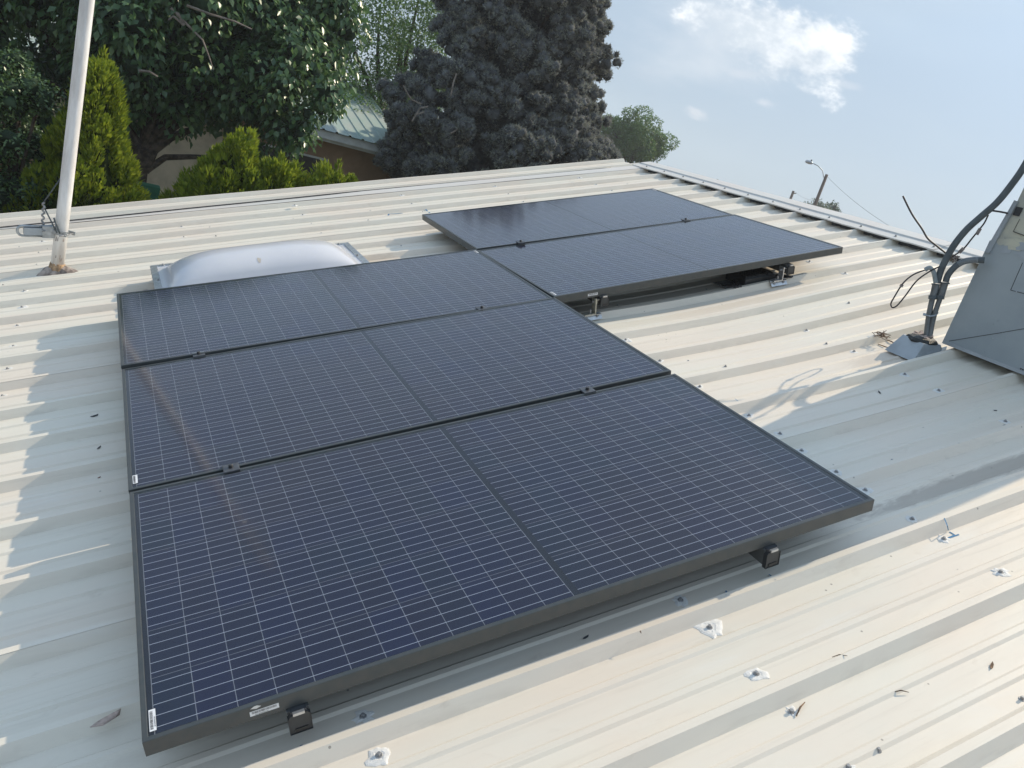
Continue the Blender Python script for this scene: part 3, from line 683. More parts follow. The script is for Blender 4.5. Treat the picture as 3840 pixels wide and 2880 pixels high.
# ------------------------------------------------------------------ evaporative cooler at the right edge
A = RF @ Vector((3.510, .926, -.112)); X0 = A.x; Zb = A.z
coo = thing('evaporative_cooler', T3(X0, .926, Zb), 'large grey sheet metal rooftop cooler with peeling beige paint at the right edge', 'cooler')
Wd, Dp, Ht = .64, 1.25, .90
def face(x, y, off=0.0):               # a point of the photo on the plane of the cooler's left face, local to the cooler
    q_ = on_axis(x, y, 0, X0); return Vector((off, q_.y - .926, q_.z - Zb))
b0, b1 = face(3740, 908), face(3840, 934); zj = b0.z
b_ = MB(); b_.box(0, Dp, -Wd, 0, .0, zj); b_.build('duct_panel', M['galv'], coo)
b_ = MB(); b_.box(-.0035, .0, -Wd, -.002, .0, .016); b_.build('bottom_hem', M['galv_light'], coo)
fa, fb, fc, fd = face(3695, 947), face(3713, 951), face(3821, 757), face(3808, 752)
b_ = MB(); b_.loft([[(-.010, p.y, p.z) for p in (fa, fb, fc, fd)], [(.010, p.y, p.z) for p in (fa, fb, fc, fd)]], 0); b_.build('corner_flange', M['galv_light'], coo)
b_ = MB(); e0, e1 = face(3840, 690), face(3808, 757)
b_.loft([[(.004, -Wd, zj + .001), (Dp, -Wd, zj + .001), (Dp, -.004, zj + .001), (.004, -.004, zj + .001)], [(.004, -Wd, e1.z), (Dp, -Wd, e1.z), (Dp, e1.y - .004, e1.z), (.004, e1.y - .004, e1.z)], [(.004, -Wd, Ht), (Dp, -Wd, Ht), (Dp, -.04, Ht), (.004, -.04, Ht)]], 0); b_.build('cooler_body', M['peel'], coo)
b_ = MB(); b_.box(-.02, Dp + .03, -Wd - .03, -.02, Ht + .001, Ht + .04); b_.build('top_pan', M['galv'], coo)
r_ = random.Random(3)
for k, (px_, py_, sx, sz) in enumerate(((3757, 905, .030, .018), (3775, 935, .030, .030), (3805, 920, .045, .030), (3832, 955, .040, .018), (3826, 925, .03, .02), (3790, 910, .05, .02))):
    f_ = face(px_, py_); n_ = 11; c_ = [(-.0010 - .0003 * k, f_.y + r_.uniform(.55, 1.1) * sx * math.cos(2 * math.pi * i / n_), f_.z + r_.uniform(.55, 1.1) * sz * math.sin(2 * math.pi * i / n_)) for i in range(n_)]
    b_ = MB(); b_.loft([[(x_ + .0009, y2, z2) for x_, y2, z2 in c_], c_], 0); b_.build('paint_flake', M['peel'] if k in (0, 2, 5) else M['galv_light'], coo)
f_ = face(3817, 792); b_ = MB(); b_.box(-.001, .006, f_.y - .014, f_.y + .014, f_.z - .020, f_.z + .018); b_.build('vent_hole', M['dark'], coo)
def face_line(name, pts, w, m_):
    q_ = [face(x, y) for x, y in pts]; b_ = MB(); b_.tube([Vector((-.0006, p.y, p.z)) for p in q_], w, 5); b_.build(name, m_, coo)
face_line('seam', [(3560, 1279), (3640, 1266), (3740, 1250), (3845, 1232)], .0013, M['tar'])
face_line('seam', [(3790, 1088), (3845, 1102)], .0013, M['tar']); face_line('seam', [(3790, 1088), (3835, 985)], .0013, M['tar'])
face_line('seam', [(3800, 868), (3824, 822)], .0012, M['tar']); face_line('seam', [(3800, 868), (3845, 885)], .0018, M['tar'])
for k, (x, y) in enumerate([(3705, 933), (3725, 1214), (3741, 1202), (3760, 1250), (3724, 1269), (3692, 1343), (3706, 1345), (3690, 1320), (3812, 1094)]):
    f_ = face(x, y); b_ = MB(); b_.lathe([(.0035, 0), (.0035, .001), (.002, .0022)], 8, 0, T3(-.0002, f_.y, f_.z) @ Matrix.Rotation(-math.pi / 2, 4, 'Y')); b_.build('rivet', M['galv_light'], coo)
me = text_mesh('A W', .030, 'stencil_letters', M['ink']); f_ = face(3829, 1399)
link('stencil_letters', me, coo, T3(-.0012, f_.y, f_.z) @ Matrix.Rotation(-math.pi / 2, 4, 'Z') @ Matrix.Rotation(math.pi / 2, 4, 'X') @ Matrix.Rotation(1.05, 4, 'Z'))
# curb blocks under the cooler
b_ = MB(); b_.box(.25, Dp, -Wd + .03, -.03, -.42, -.001); b_.build('roof_curb', M['galv'], coo)

# ------------------------------------------------------------------ pitch pocket, conduits and cables
B0r = Vector((3.415, .975, PAN)); B0 = RF @ B0r
nrm = Vector((CW.x - B0.x, CW.y - B0.y, 0)).normalized()
def cp(x, y, off=0.0):
    d = ray(x, y); P0_ = B0 + nrm * off; return CW + d * ((P0_ - CW).dot(nrm) / d.dot(nrm))
pk = thing('pitch_pocket', RT(3.41, .975, PAN), 'grey metal pitch pocket filled with black tar around the conduits', 'roof flashing')
b_ = MB()
q0 = [(-.125, -.085, 0), (.085, -.085, 0), (.085, .075, 0), (-.125, .075, 0)]; q1 = [(-.045, -.062, .066), (.075, -.062, .040), (.075, .055, .046), (-.045, .055, .072)]
b_.loft([q0, q1], 0); b_.build('flashing_box', M['galv_light'], pk)
b_ = MB(); r_ = random.Random(8)
b_.lathe([(.066, .0), (.070, .008), (.058, .020), (.030, .026)], 16, 0, T3(.013, -.004, .050) @ Matrix.Rotation(math.radians(9), 4, 'Y') @ Matrix.Diagonal((1.05, .95, 1, 1)), [r_.uniform(-.1, .12) for _ in range(16)]); b_.build('tar_fill', M['tar'], pk)
b_ = MB()
for k in range(14):
    a = r_.uniform(0, 6.28); b_.box(-.016, .016, -.006, .006, 0, r_.uniform(.004, .012), 0, T3(.02 + .03 * math.cos(a), .0 + .03 * math.sin(a), .070) @ Matrix.Rotation(a, 4, 'Z') @ Matrix.Rotation(r_.uniform(-.3, .3), 4, 'Y'))
b_.build('caulk', M['rustlite'], pk)
b_ = MB(); b_.box(.055, .085, -.0885, -.086, .004, .040); b_.build('tape_patch', M['sticker'], pk)
# dried twigs stuck in old mastic next to it
nq = place(3306, 1262)
nest = thing('debris_clump', RT(*nq), 'clump of brown twigs and dry leaves caught against a rib by the conduits', 'debris')
b_ = MB()
for k in range(30):
    a = r_.uniform(0, 3.14); l = r_.uniform(.006, .022); c0 = Vector((r_.uniform(-.035, .03), r_.uniform(-.045, .03), r_.uniform(.001, .014)))
    b_.tube([c0 - Vector((math.cos(a) * l, math.sin(a) * l, 0)), c0 + Vector((0, 0, .003)), c0 + Vector((math.cos(a) * l, math.sin(a) * l, r_.uniform(-.004, .008)))], .0017, 5)
b_.build('twig', M['twig'], nest)
cd = thing('conduit_riser', T3(B0), 'pair of grey steel conduits with flexible whips rising from the pitch pocket', 'conduit')
def cpl(pts, off=0.0, n=10):
    P_ = [cp(x, y, off) - B0 for x, y in pts]; out = []
    for i in range(len(P_) - 1):                       # Catmull-Rom
        p0 = P_[max(i - 1, 0)]; p1 = P_[i]; p2 = P_[i + 1]; p3 = P_[min(i + 2, len(P_) - 1)]
        for k in range(n):
            t_ = k / n; out.append(.5 * ((2 * p1) + (p2 - p0) * t_ + (2 * p0 - 5 * p1 + 4 * p2 - p3) * t_ * t_ + (3 * p1 - p0 - 3 * p2 + p3) * t_ ** 3))
    out.append(P_[-1]); return out
def cten(pts, r, name, m, off=0.0, seg=10, par=cd):
    b_ = MB(); b_.tube(cpl(pts, off), r, seg); return b_.build(name, m, par, None, True)
cten([(3473, 1262), (3484, 1180), (3499, 1108)], .0125, 'steel_pipe', M['pipe'])
cten([(3487, 1264), (3503, 1185), (3528, 1112)], .0115, 'steel_pipe', M['pipe'])
cten([(3498, 1116), (3503, 1100), (3511, 1065)], .0165, 'coupling', M['pipe']); cten([(3510, 1069), (3511, 1064)], .0200, 'ring_nut', M['flex'])
cten([(3527, 1116), (3532, 1100), (3543, 1062)], .0160, 'coupling', M['pipe']); cten([(3544, 1064), (3545, 1059)], .0200, 'ring_nut', M['flex'])
cten([(3497, 1122), (3499, 1108)], .0190, 'ring_nut', M['flex']); cten([(3525, 1121), (3528, 1108)], .0180, 'ring_nut', M['flex'])
big = [(3514, 1062), (3528, 1015), (3543, 982), (3576, 922), (3624, 862), (3678, 813), (3739, 759), (3793, 693), (3840, 625), (3890, 530), (3930, 430)]
cten(big, .0150, 'flexible_whip', M['flex'], 0, 12)
whip = [(3546, 1058), (3556, 1030), (3582, 1000), (3612, 982), (3650, 975), (3692, 976)]
cten(whip, .0140, 'flexible_whip', M['flex'], .01, 12)
wp = cpl(whip, .01); b_ = MB()
for k in range(24, 44): b_.tube([wp[k].lerp(wp[k + 1], .25), wp[k].lerp(wp[k + 1], .6)], .0152, 10)
b_.build('whip_ribs', M['galv_light'], cd)
cten([(3509, 1062), (3504, 1030), (3497, 1012), (3486, 1004), (3468, 1012)], .0105, 'grey_elbow', M['pvc'], .02)
b_ = MB(); sp0 = cp(3461, 1177) - B0; sp1 = cp(3516, 1174) - B0
b_.tube([cp(3462, 1176) - B0, cp(3490, 1182) - B0, cp(3515, 1176) - B0, cp(3517, 1170) - B0], .0042, 6); b_.tube([cp(3461, 1180, .022) - B0, cp(3490, 1186, .022) - B0, cp(3512, 1182, .01) - B0], .0042, 6)
b_.build('pipe_strap', M['steel'], cd)
def cable_thing(pts, label, r=.0034, off=.03, joints=()):
    t_ = thing('black_cable', T3(B0), label, 'cable', 'loose cables at the conduit riser')
    cten(pts, r, 'cable_jacket', M['cable'], off, 8, t_)
    for (x, y), (x2, y2) in joints: cten([(x, y), ((x + x2) / 2, (y + y2) / 2), (x2, y2)], .0078, 'connector', M['tape'], off, 8, t_)
    return t_
cable_thing([(3468, 1013), (3425, 1030), (3386, 1063), (3353, 1115), (3341, 1139), (3347, 1153), (3365, 1145), (3395, 1109), (3437, 1054), (3486, 1018), (3522, 1000)], 'loop of thin black cable hanging left of the conduits', joints=[((3384, 1066), (3378, 1075))])
cable_thing([(3548, 950), (3516, 925), (3480, 895), (3456, 856), (3419, 801), (3386, 735)], 'stiff black cable end sticking up over the ridge, left of the cooler', .0042, -.01)
cable_thing([(3706, 806), (3690, 838), (3666, 868), (3642, 898), (3612, 934), (3572, 962)], 'black cable with two taped joints hanging under the thick whip', .0036, -.01, [((3676, 857), (3662, 880)), ((3614, 930), (3596, 948))])
st = thing('cable_strap', T3(B0), 'short dark strap tying the thick whip to the cooler', 'strap')
cten([(3722, 790), (3750, 794), (3780, 800)], .0042, 'strap_band', M['cable'], .0, 8, st)
kn = thing('rag_knot', T3(B0), 'knotted scrap of pale tape hanging where the cables meet the ridge', 'tape knot'); b_ = MB()
for k in range(9):
    c0 = cp(3578 + r_.uniform(-9, 9), 968 + r_.uniform(-8, 8), -.02) - B0; b_.tube([c0, c0 + Vector((r_.uniform(-.02, .02), 0, r_.uniform(-.015, .015))), c0 + Vector((r_.uniform(-.02, .02), .01, r_.uniform(-.02, .01)))], .0035, 6)
b_.build('tape_scrap', M['tape'], kn)

# ------------------------------------------------------------------ small litter and marks on the roof
def leaf_thing(x, y, s, m, label, rz, cat='dry leaf', name='dry_leaf'):
    s *= .62; q = place(x, y); b_ = MB(); c_ = [(-1, 0, .15), (-.4, .28, .05), (.35, .22, .12), (1, .05, .3), (.8, -.12, .02), (.5, -.25, .1), (-.3, -.25, 0)]
    b_.poly([(x_ * s, y_ * s, z_ * s + .003) for x_, y_, z_ in c_]); b_.poly([(x_ * s, y_ * s, z_ * s + .0015) for x_, y_, z_ in reversed(c_)])
    tag(b_.build(name, m, None, RT(*q) @ Matrix.Rotation(rz, 4, 'Z')), label, cat)
leaf_thing(354, 1562, .026, M['dryleaf'], 'dark curled dry leaf on the shaded roof left of the panels', .1)
leaf_thing(372, 1681, .018, M['dryleaf'], 'small torn dark leaf in the shade, below the larger curled leaf', .9)
leaf_thing(372, 1793, .010, M['redleaf'], 'small red leaf in the shade beside the panel gap', .4)
leaf_thing(24, 2070, .017, M['redleaf'], 'red leaf in the sun at the left edge of the photo', .5)
leaf_thing(3293, 1462, .020, M['dryleaf'], 'upper of two dark leaf scraps on the shaded roof right of the panels', .3)
leaf_thing(3298, 1474, .022, M['dryleaf'], 'lower of two dark leaf scraps on the shaded roof right of the panels', 1.2)
leaf_thing(3731, 1541, .012, M['dryleaf'], 'grey leaf scrap on the shaded roof below the cooler', -.8)
leaf_thing(2196, 2393, .017, M['dryleaf'], 'curled brown leaf in the shadow along the near panel front', .2)
leaf_thing(400, 2705, .055, M['rustlite'], 'flat pinkish brown scrap of bark left of the near panel corner', .3, 'bark scrap', 'bark_scrap')
leaf_thing(3718, 2500, .022, M['twig'], 'flat brown leaf in the sun near the lower right corner', .5)
def twig_thing(x, y, x2, y2, r, label, m='twig'):
    a = place(x, y) + Vector((0, 0, .004)); b2 = place(x2, y2) + Vector((0, 0, .006)); mid = (a + b2) / 2 + Vector((0, .002, .004)); b_ = MB(); b_.tube([Vector((0, 0, 0)), mid - a, b2 - a], [r * .6, r, r * .5], 6)
    tag(b_.build('twig', M[m], None, RT(*a), True), label, 'twig')
twig_thing(3318, 1275, 3368, 1300, .0030, 'brown twig running from the debris clump to the pitch pocket', 'twig')
twig_thing(3292, 1293, 3412, 1345, .0030, 'longest brown twig on the pan in front of the pitch pocket', 'twig')
twig_thing(2985, 2690, 3017, 2640, .0022, 'brown twig stuck in the large white sealant patch')
twig_thing(3350, 2600, 3406, 2603, .0015, 'thin dark twig lying on the sunny roof at lower right')
twig_thing(3120, 2468, 3176, 2466, .0012, 'thin pinkish stalk lying across the rib edge at lower right')
twig_thing(2400, 2375, 2404, 2382, .0016, 'tiny dark crumb of twig below the near panel')
def mark(pts, label, w=.0022):
    q = [place(x, y) for x, y in pts]; b_ = MB()
    for i in range(len(q) - 1):
        d = (q[i + 1] - q[i]); nn = d.cross(Vector((0, 0, 1))).normalized() * w; up = Vector((0, 0, .0012)); o = q[0]
        b_.quad(q[i] - nn + up - o, q[i + 1] - nn + up - o, q[i + 1] + nn + up - o, q[i] + nn + up - o)
    tag(b_.build('marker_line', M['chalk'], None, RT(*q[0])), label, 'marker line', 'blue layout marks on the roof')
mark([(1455, 812), (1458, 803), (1510, 800)], 'blue corner mark on the roof left of the farthest panel', .006)
mark([(1594, 770), (1598, 788), (1612, 799)], 'blue stroke on the roof at the corner of the farthest panel', .006)
mark([(3541, 1944), (3552, 1972), (3556, 1990)], 'blue stroke running down a rib front right of the near panel', .0016)
mark([(3560, 1995), (3580, 2007), (3554, 2019), (3596, 2005)], 'blue zigzag mark beside a white sealant patch at right', .0024)
mark([(2884, 2155), (2908, 2175)], 'short blue tick on the rib in front of the near panel', .0022)
mark([(2723, 2216), (2723, 2232)], 'dark blue tick on the rib left of the other tick', .0018)
mark([(1130, 2795), (1134, 2830)], 'blue tick on the rib below the rail end cap', .0028)
mark([(2742, 1487), (2760, 1500), (2768, 1506)], 'blue tick just right of the near panel corner', .0022)

# ------------------------------------------------------------------ neighbour's house
hs = thing('house', T3(0, 15, GZ), 'brown stucco house with a weathered green metal roof behind the conifers', 'house')
HX0, HX1 = -7.5, 5.30; EZ = .24 - GZ
b_ = MB(); b_.box(HX0, HX1, 0, 8, 0, EZ); b_.build('wall', M['brown_stucco'], hs)
b_ = MB(); b_.box(-4.2, 1.9, -.03, -.001, 0, EZ - .06); b_.build('tan_wall_panel', M['stucco'], hs)
b_ = MB(); b_.box(1.9, 1.99, -.05, -.001, 0, EZ - .06); b_.build('corner_board', M['stucco'], hs)
b_ = MB(); b_.box(HX0 - .4, HX1 + .02, -.42, 0, EZ - .005, EZ + .10); b_.build('soffit', M['white_trim'], hs)
b_ = MB(); b_.box(HX0 - .4, HX1 - .03, -.50, -.421, EZ + .055, EZ + .20); b_.build('fascia', M['white_trim'], hs)
b_ = MB(); pr = []; x = HX0 - .45
while x < HX1: pr += [(x, 0), (x + .20, 0), (x + .215, .022), (x + .25, .022), (x + .265, 0)]; x += .265
b_.loft([[(x_, -.56, EZ + .215 + z_) for x_, z_ in pr], [(x_, 4.0, EZ + .215 + 1.0 + z_) for x_, z_ in pr]], 0, False, False); b_.build('roof', M['green_metal'], hs)
b_ = MB(); b_.quad((HX1, 4, EZ + 1.21), (HX0 - .45, 4, EZ + 1.21), (HX0 - .45, 8.5, EZ + .2), (HX1, 8.5, EZ + .2)); b_.build('rear_roof', M['green_metal'], hs)
wn = MB(); wn.box(2.55, 4.02, -.02, .0, EZ - 1.35, EZ - .36); wo = wn.build('window', M['white_trim'], hs)
b_ = MB(); b_.box(2.60, 3.97, -.026, -.0205, EZ - 1.30, EZ - .40); b_.build('pane', M['dark'], wo)
b_ = MB(); b_.box(-1.3, -.7, -.045, -.031, EZ - 1.9, EZ - .9); b_.build('vent_panel', M['brown_stucco'], hs)
bn = thing('green_bin', T3(on_axis(600, 745, 1, 9.2)), 'green plastic bin with a blue cover behind the roof edge', 'bin')
b_ = MB(); b_.box(-.26, -.02, -.1, .1, -.8, .14); b_.box(.17, .23, -.1, .1, -.8, .14); b_.build('side_panel', M['greenbin'], bn)
b_ = MB(); b_.box(-.02, .17, -.06, .1, -.8, .02); b_.build('cover', M['bluetarp'], bn)

# ------------------------------------------------------------------ foliage
def unit(n): v = rng.normal(size=(n, 3)); return v / np.linalg.norm(v, axis=1)[:, None]
def leaf_mesh(name, P_, dirs, nors, ln, wd, m, fold=.18):
    """folded rhombic leaves, one island each"""
    n = len(P_); ln = np.broadcast_to(ln, n)[:, None]; wd = np.broadcast_to(wd, n)[:, None]
    d = dirs / np.linalg.norm(dirs, axis=1)[:, None]; s = np.cross(nors, d); s /= np.linalg.norm(s, axis=1)[:, None] + 1e-9; nn = np.cross(d, s)
    a = P_; tip = P_ + d * ln; l_ = P_ + d * ln * .42 + s * wd / 2 + nn * wd * fold; r_ = P_ + d * ln * .42 - s * wd / 2 + nn * wd * fold
    V = np.stack([a, l_, tip, r_], 1).reshape(-1, 3); i = np.arange(n)[:, None] * 4
    F = np.concatenate([i + [0, 1, 2], i + [0, 2, 3]], 1).reshape(-1, 3)
    return fast_mesh(name, V, F, m)
def spike_mesh(name, P_, dirs, nors, ln, wd, m):
    n = len(P_); ln = np.broadcast_to(ln, n)[:, None]; wd = np.broadcast_to(wd, n)[:, None]
    d = dirs / (np.linalg.norm(dirs, axis=1)[:, None] + 1e-9); s = np.cross(nors, d); s /= np.linalg.norm(s, axis=1)[:, None] + 1e-9
    V = np.stack([P_ - s * wd / 2, P_ + s * wd / 2, P_ + d * ln], 1).reshape(-1, 3)
    return fast_mesh(name, V, np.arange(3 * n).reshape(-1, 3), m)
ICO = None
def ico():
    global ICO
    if ICO is None:
        import bmesh
        bm = bmesh.new(); bmesh.ops.create_icosphere(bm, subdivisions=2, radius=1); V = np.array([v.co[:] for v in bm.verts]); F = np.array([[v.index for v in f.verts] for f in bm.faces]); bm.free(); ICO = (V, F)
    return ICO
def blobs_mesh(name, C_, R_, m, sq=(1, 1, 1)):
    V, F = ico(); n = len(C_); R_ = np.broadcast_to(np.asarray(R_, float), n)
    jit = 1 + .18 * rng.normal(size=(n, len(V), 1))
    VV = (C_[:, None, :] + V[None] * np.asarray(sq) * R_[:, None, None] * jit).reshape(-1, 3); FF = (F[None] + (np.arange(n) * len(V))[:, None, None]).reshape(-1, 3)
    return fast_mesh(name, VV, FF, m)
def limb(b_, a, c_, r0, r1, wob=.06, n=7):
    a = Vector(a); c_ = Vector(c_); L_ = (c_ - a).length; pts = []; rs = []
    w1 = Vector(unit(1)[0]) * wob * L_
    for k in range(n):
        t_ = k / (n - 1); pts.append(a.lerp(c_, t_) + w1 * math.sin(t_ * math.pi) + Vector((0, 0, .10 * L_ * math.sin(t_ * math.pi)))); rs.append(r0 + (r1 - r0) * t_)
    b_.tube(pts, rs, 7)

def thuja(base, H, R, label, top2=None, seed=0, dens=1.0):
    """golden arborvitae: flame shaped plumes of flat sprays"""
    global rng
    rng = np.random.default_rng(100 + seed)
    t_ = thing('conifer', T3(base), label, 'conifer', 'golden conifers along the roof edge')
    b_ = MB(); b_.tube([(0, 0, 0), (0, 0, H * .5), (0, 0, H * .92)], [.06, .04, .01], 8); b_.build('trunk', M['bark'], t_)
    def rad(h): return R * np.clip((1 - h) ** 1.0, 0, 1) * (np.clip(h / .06, .6, 1))
    npl = int(230 * dens)
    h = rng.uniform(.50, .955, npl); a = rng.uniform(0, 2 * np.pi, npl)
    rr = rad(h) * rng.uniform(.66, 1.06, npl)
    C_ = np.stack([rr * np.cos(a), rr * np.sin(a), h * H], 1)
    ph = rng.uniform(.14, .26, npl) * np.clip(.6 + (1 - h) * 3.2, .6, 1); pr_ = ph * rng.uniform(.22, .34, npl)
    if top2:
        for (dx, dy, hz_) in top2:
            C_ = np.concatenate([C_, [[dx, dy, hz_ - .10], [dx * .9, dy, hz_ - .28], [dx * 1.1, dy - .05, hz_ - .42]]]); ph = np.append(ph, [.22, .26, .28]); pr_ = np.append(pr_, [.06, .09, .10])
    C_ = np.concatenate([C_, [[0, 0, H - .12], [.02, 0, H - .28], [-.03, .02, H - .42]]]); ph = np.append(ph, [.20, .22, .24]); pr_ = np.append(pr_, [.028, .045, .065])
    P_, D_, N_ = [], [], []
    per = 150
    for k in range(len(C_)):
        n = per; uu = unit(n); out = C_[k] * [1, 1, 0]; out = out / (np.linalg.norm(out) + 1e-6)
        q = uu * [pr_[k], pr_[k], ph[k] * .62]; p = C_[k] + q; p[:, 2] += (q[:, 2] / ph[k]) * .02
        d = uu * [.55, .55, .2] + out * .30 + [0, 0, 1.0] + rng.normal(size=(n, 3)) * .22
        ang = rng.uniform(0, np.pi) + rng.normal(size=n) * .4
        nn = np.stack([np.cos(ang), np.sin(ang), np.zeros(n)], 1)
        P_.append(p); D_.append(d); N_.append(nn)
    P_, D_, N_ = map(np.concatenate, (P_, D_, N_)); n = len(P_)
    link('crown', leaf_mesh('crown', P_, D_, N_, rng.uniform(.035, .080, n), rng.uniform(.016, .032, n), M['thuja'], .10), t_)
    hh = np.linspace(.12, .9, 26); cc = np.stack([0 * hh, 0 * hh, hh * H], 1)
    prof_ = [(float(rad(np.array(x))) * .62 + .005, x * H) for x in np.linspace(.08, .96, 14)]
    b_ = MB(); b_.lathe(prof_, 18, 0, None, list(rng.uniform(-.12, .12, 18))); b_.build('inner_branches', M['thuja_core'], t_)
    return t_
def gx(x, y, Y): return on_axis(x, y, 1, Y)
def conifer_at(xt, yt, Y, halfw_px, yb, label, seed, top2=None, dens=1.0):
    tp = gx(xt, yt, Y); dist = (tp - CW).length
    H = tp.z - GZ; zb = gx(xt, yb, Y).z - GZ
    R = halfw_px / FOC * dist / (1 - zb / H) ** 1.0
    thuja((tp.x, Y, GZ), H, R, label, top2, seed, dens)
conifer_at(388, 196, 7.3, 172, 800, 'tallest golden green conifer beside the white pole', 1, dens=.85)
conifer_at(900, 500, 7.0, 118, 720, 'golden green conifer with a double tip left of the two smallest', 2, [(.09, -.05, 3.0 + .62)], .9)
conifer_at(1056, 592, 6.9, 84, 730, 'small golden green conifer with three tips, second from the right', 3, [(.16, -.02, 3.0 + .43), (-.13, 0, 3.0 + .38)], .9)
conifer_at(1272, 618, 6.85, 70, 700, 'smallest golden green conifer at the right end in front of the brown wall', 4, [(-.13, 0, 3.0 + .50), (.12, -.03, 3.0 + .40)], .9)

def broad_tree(name, base, clumps, nleaf, ln, wd, m, label, cat, droop=.5, core=.55, group=None, trunk_r=.18, tint_seed=0, shell=.75, forks=None, barkm='bark', fold=.18, limb_n=26, corem='leaf_core'):
    """clumps: list of (x,y,z,r) in world coordinates"""
    global rng
    rng = np.random.default_rng(500 + tint_seed)
    t_ = thing(name, T3(base), label, cat, group); B_ = np.array(base)
    C_ = np.array([c_[:3] for c_ in clumps]) - B_; R_ = np.array([c_[3] for c_ in clumps])
    w = R_ ** 2; w = w / w.sum(); idx = rng.choice(len(C_), nleaf, p=w)
    uu = unit(nleaf); rad = rng.uniform(0, 1, nleaf) ** (1 / 3) * (1 - shell) + shell * (1 + .12 * rng.normal(size=nleaf))
    P_ = C_[idx] + uu * (R_[idx] * rad)[:, None] * [1, 1, .8]
    # leaves come in small sprigs
    spr = unit(nleaf) * (ln * .5)
    P_ = P_ + spr
    d = uu * [.7, .7, .3] + rng.normal(size=(nleaf, 3)) * .45 + [0, 0, -droop]
    nn = uu * .6 + [0, 0, .8] + rng.normal(size=(nleaf, 3)) * .35
    link('crown', leaf_mesh('crown', P_, d, nn, ln * rng.uniform(.65, 1.2, nleaf), wd * rng.uniform(.7, 1.15, nleaf), m, fold), t_)
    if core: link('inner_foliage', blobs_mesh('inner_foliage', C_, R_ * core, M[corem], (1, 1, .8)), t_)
    b_ = MB(); top = C_.mean(0); fk = Vector((0, 0, 0)) + Vector(top) * .45 if forks is None else Vector(forks) - Vector(base)
    b_.tube([(0, 0, -.1), Vector((0, 0, 0)).lerp(fk, .5) + Vector((.05, .03, 0)), fk], [trunk_r * 1.25, trunk_r, trunk_r * .8], 10)
    for k in rng.choice(len(C_), min(limb_n, len(C_)), replace=False): limb(b_, fk, C_[k], trunk_r * .45, .012)
    b_.build('trunk', M[barkm], t_)
    return t_
def ell(xc, yc, Y, rx_, ry_, rz_, n, r0, r1, seed=0, surf=.55):
    r_ = np.random.default_rng(seed); c_ = np.array(on_axis(xc, yc, 1, Y)); u_ = r_.normal(size=(n, 3)); u_ /= np.linalg.norm(u_, axis=1)[:, None]
    k = r_.uniform(surf, 1, n)[:, None]; P_ = c_ + u_ * k * [rx_, ry_, rz_]
    return [(*p, r_.uniform(r0, r1)) for p in P_]
# big mulberry right behind the roof edge
cl_ = ell(380, -40, 10.6, 2.6, 1.2, 1.0, 60, .30, .52, 1) + ell(760, 110, 10.2, 1.9, 1.0, 1.05, 60, .26, .48, 2) + ell(1090, 330, 9.8, .72, .7, .78, 34, .17, .30, 3) + ell(560, 360, 10.6, 1.1, .8, .42, 24, .18, .32, 4) \
    + ell(120, 240, 10.8, 1.5, .8, 1.1, 34, .28, .5, 5) + ell(1130, 60, 10.5, .7, .6, 1.0, 22, .22, .36, 6) + ell(1010, 500, 9.9, .40, .4, .45, 14, .14, .24, 16)
mb = gx(520, 700, 10.4)
mul = broad_tree('mulberry_tree', (mb.x - .1, 10.4, GZ), cl_, 42000, .112, .074, M['mulberry'], 'big broadleaf tree with glossy dark leaves behind the roof edge', 'tree', .85, .42, None, .12, 1, .62, tuple(gx(535, 560, 10.4)), limb_n=12)
b_ = MB(); base = Vector((mb.x - .1, 10.4, GZ))
def pt(x, y, Y=10.4): return gx(x, y, Y) - base
b_.tube([pt(535, 640), pt(575, 560), pt(640, 515), pt(730, 480), pt(800, 400)], [.085, .07, .055, .035, .02], 8)
b_.tube([pt(545, 640), pt(620, 590), pt(720, 588), pt(800, 590), pt(880, 560)], [.05, .042, .034, .028, .018], 8)
b_.tube([pt(530, 620), pt(500, 520), pt(430, 400)], [.08, .06, .035], 8)
b_.build('branch', M['bark'], mul)
b_ = MB()
for pts in ([(640, 30), (700, 90), (760, 150), (785, 215), (800, 262)], [(700, 20), (780, 50), (880, 80), (945, 110)], [(690, 95), (650, 60), (632, 75)], [(690, 95), (668, 50), (640, 45)], [(520, 265), (560, 268), (592, 288)]):
    b_.tube([pt(x, y, 9.2) for x, y in pts], [.018 - .003 * i for i in range(len(pts))], 6)
b_.build('dead_branch', M['palebark'], mul)
# broadleaf shrub at the far left
cl_ = ell(10, 560, 7.5, .40, .4, .78, 60, .10, .18, 8) + ell(50, 300, 7.6, .20, .25, .28, 14, .08, .14, 9)
sb = gx(10, 800, 7.5)
broad_tree('shrub', (sb.x, 7.5, GZ), cl_ + [(sb.x + rng.uniform(-.3, .3), 7.5 + rng.uniform(-.3, .3), z, .25) for z in np.linspace(-2.6, -.4, 14)], 15000, .042, .026, M['privet'], 'dark glossy leaved shrub cut by the left edge of the photo', 'shrub', .2, .6, None, .05, 2, .7)
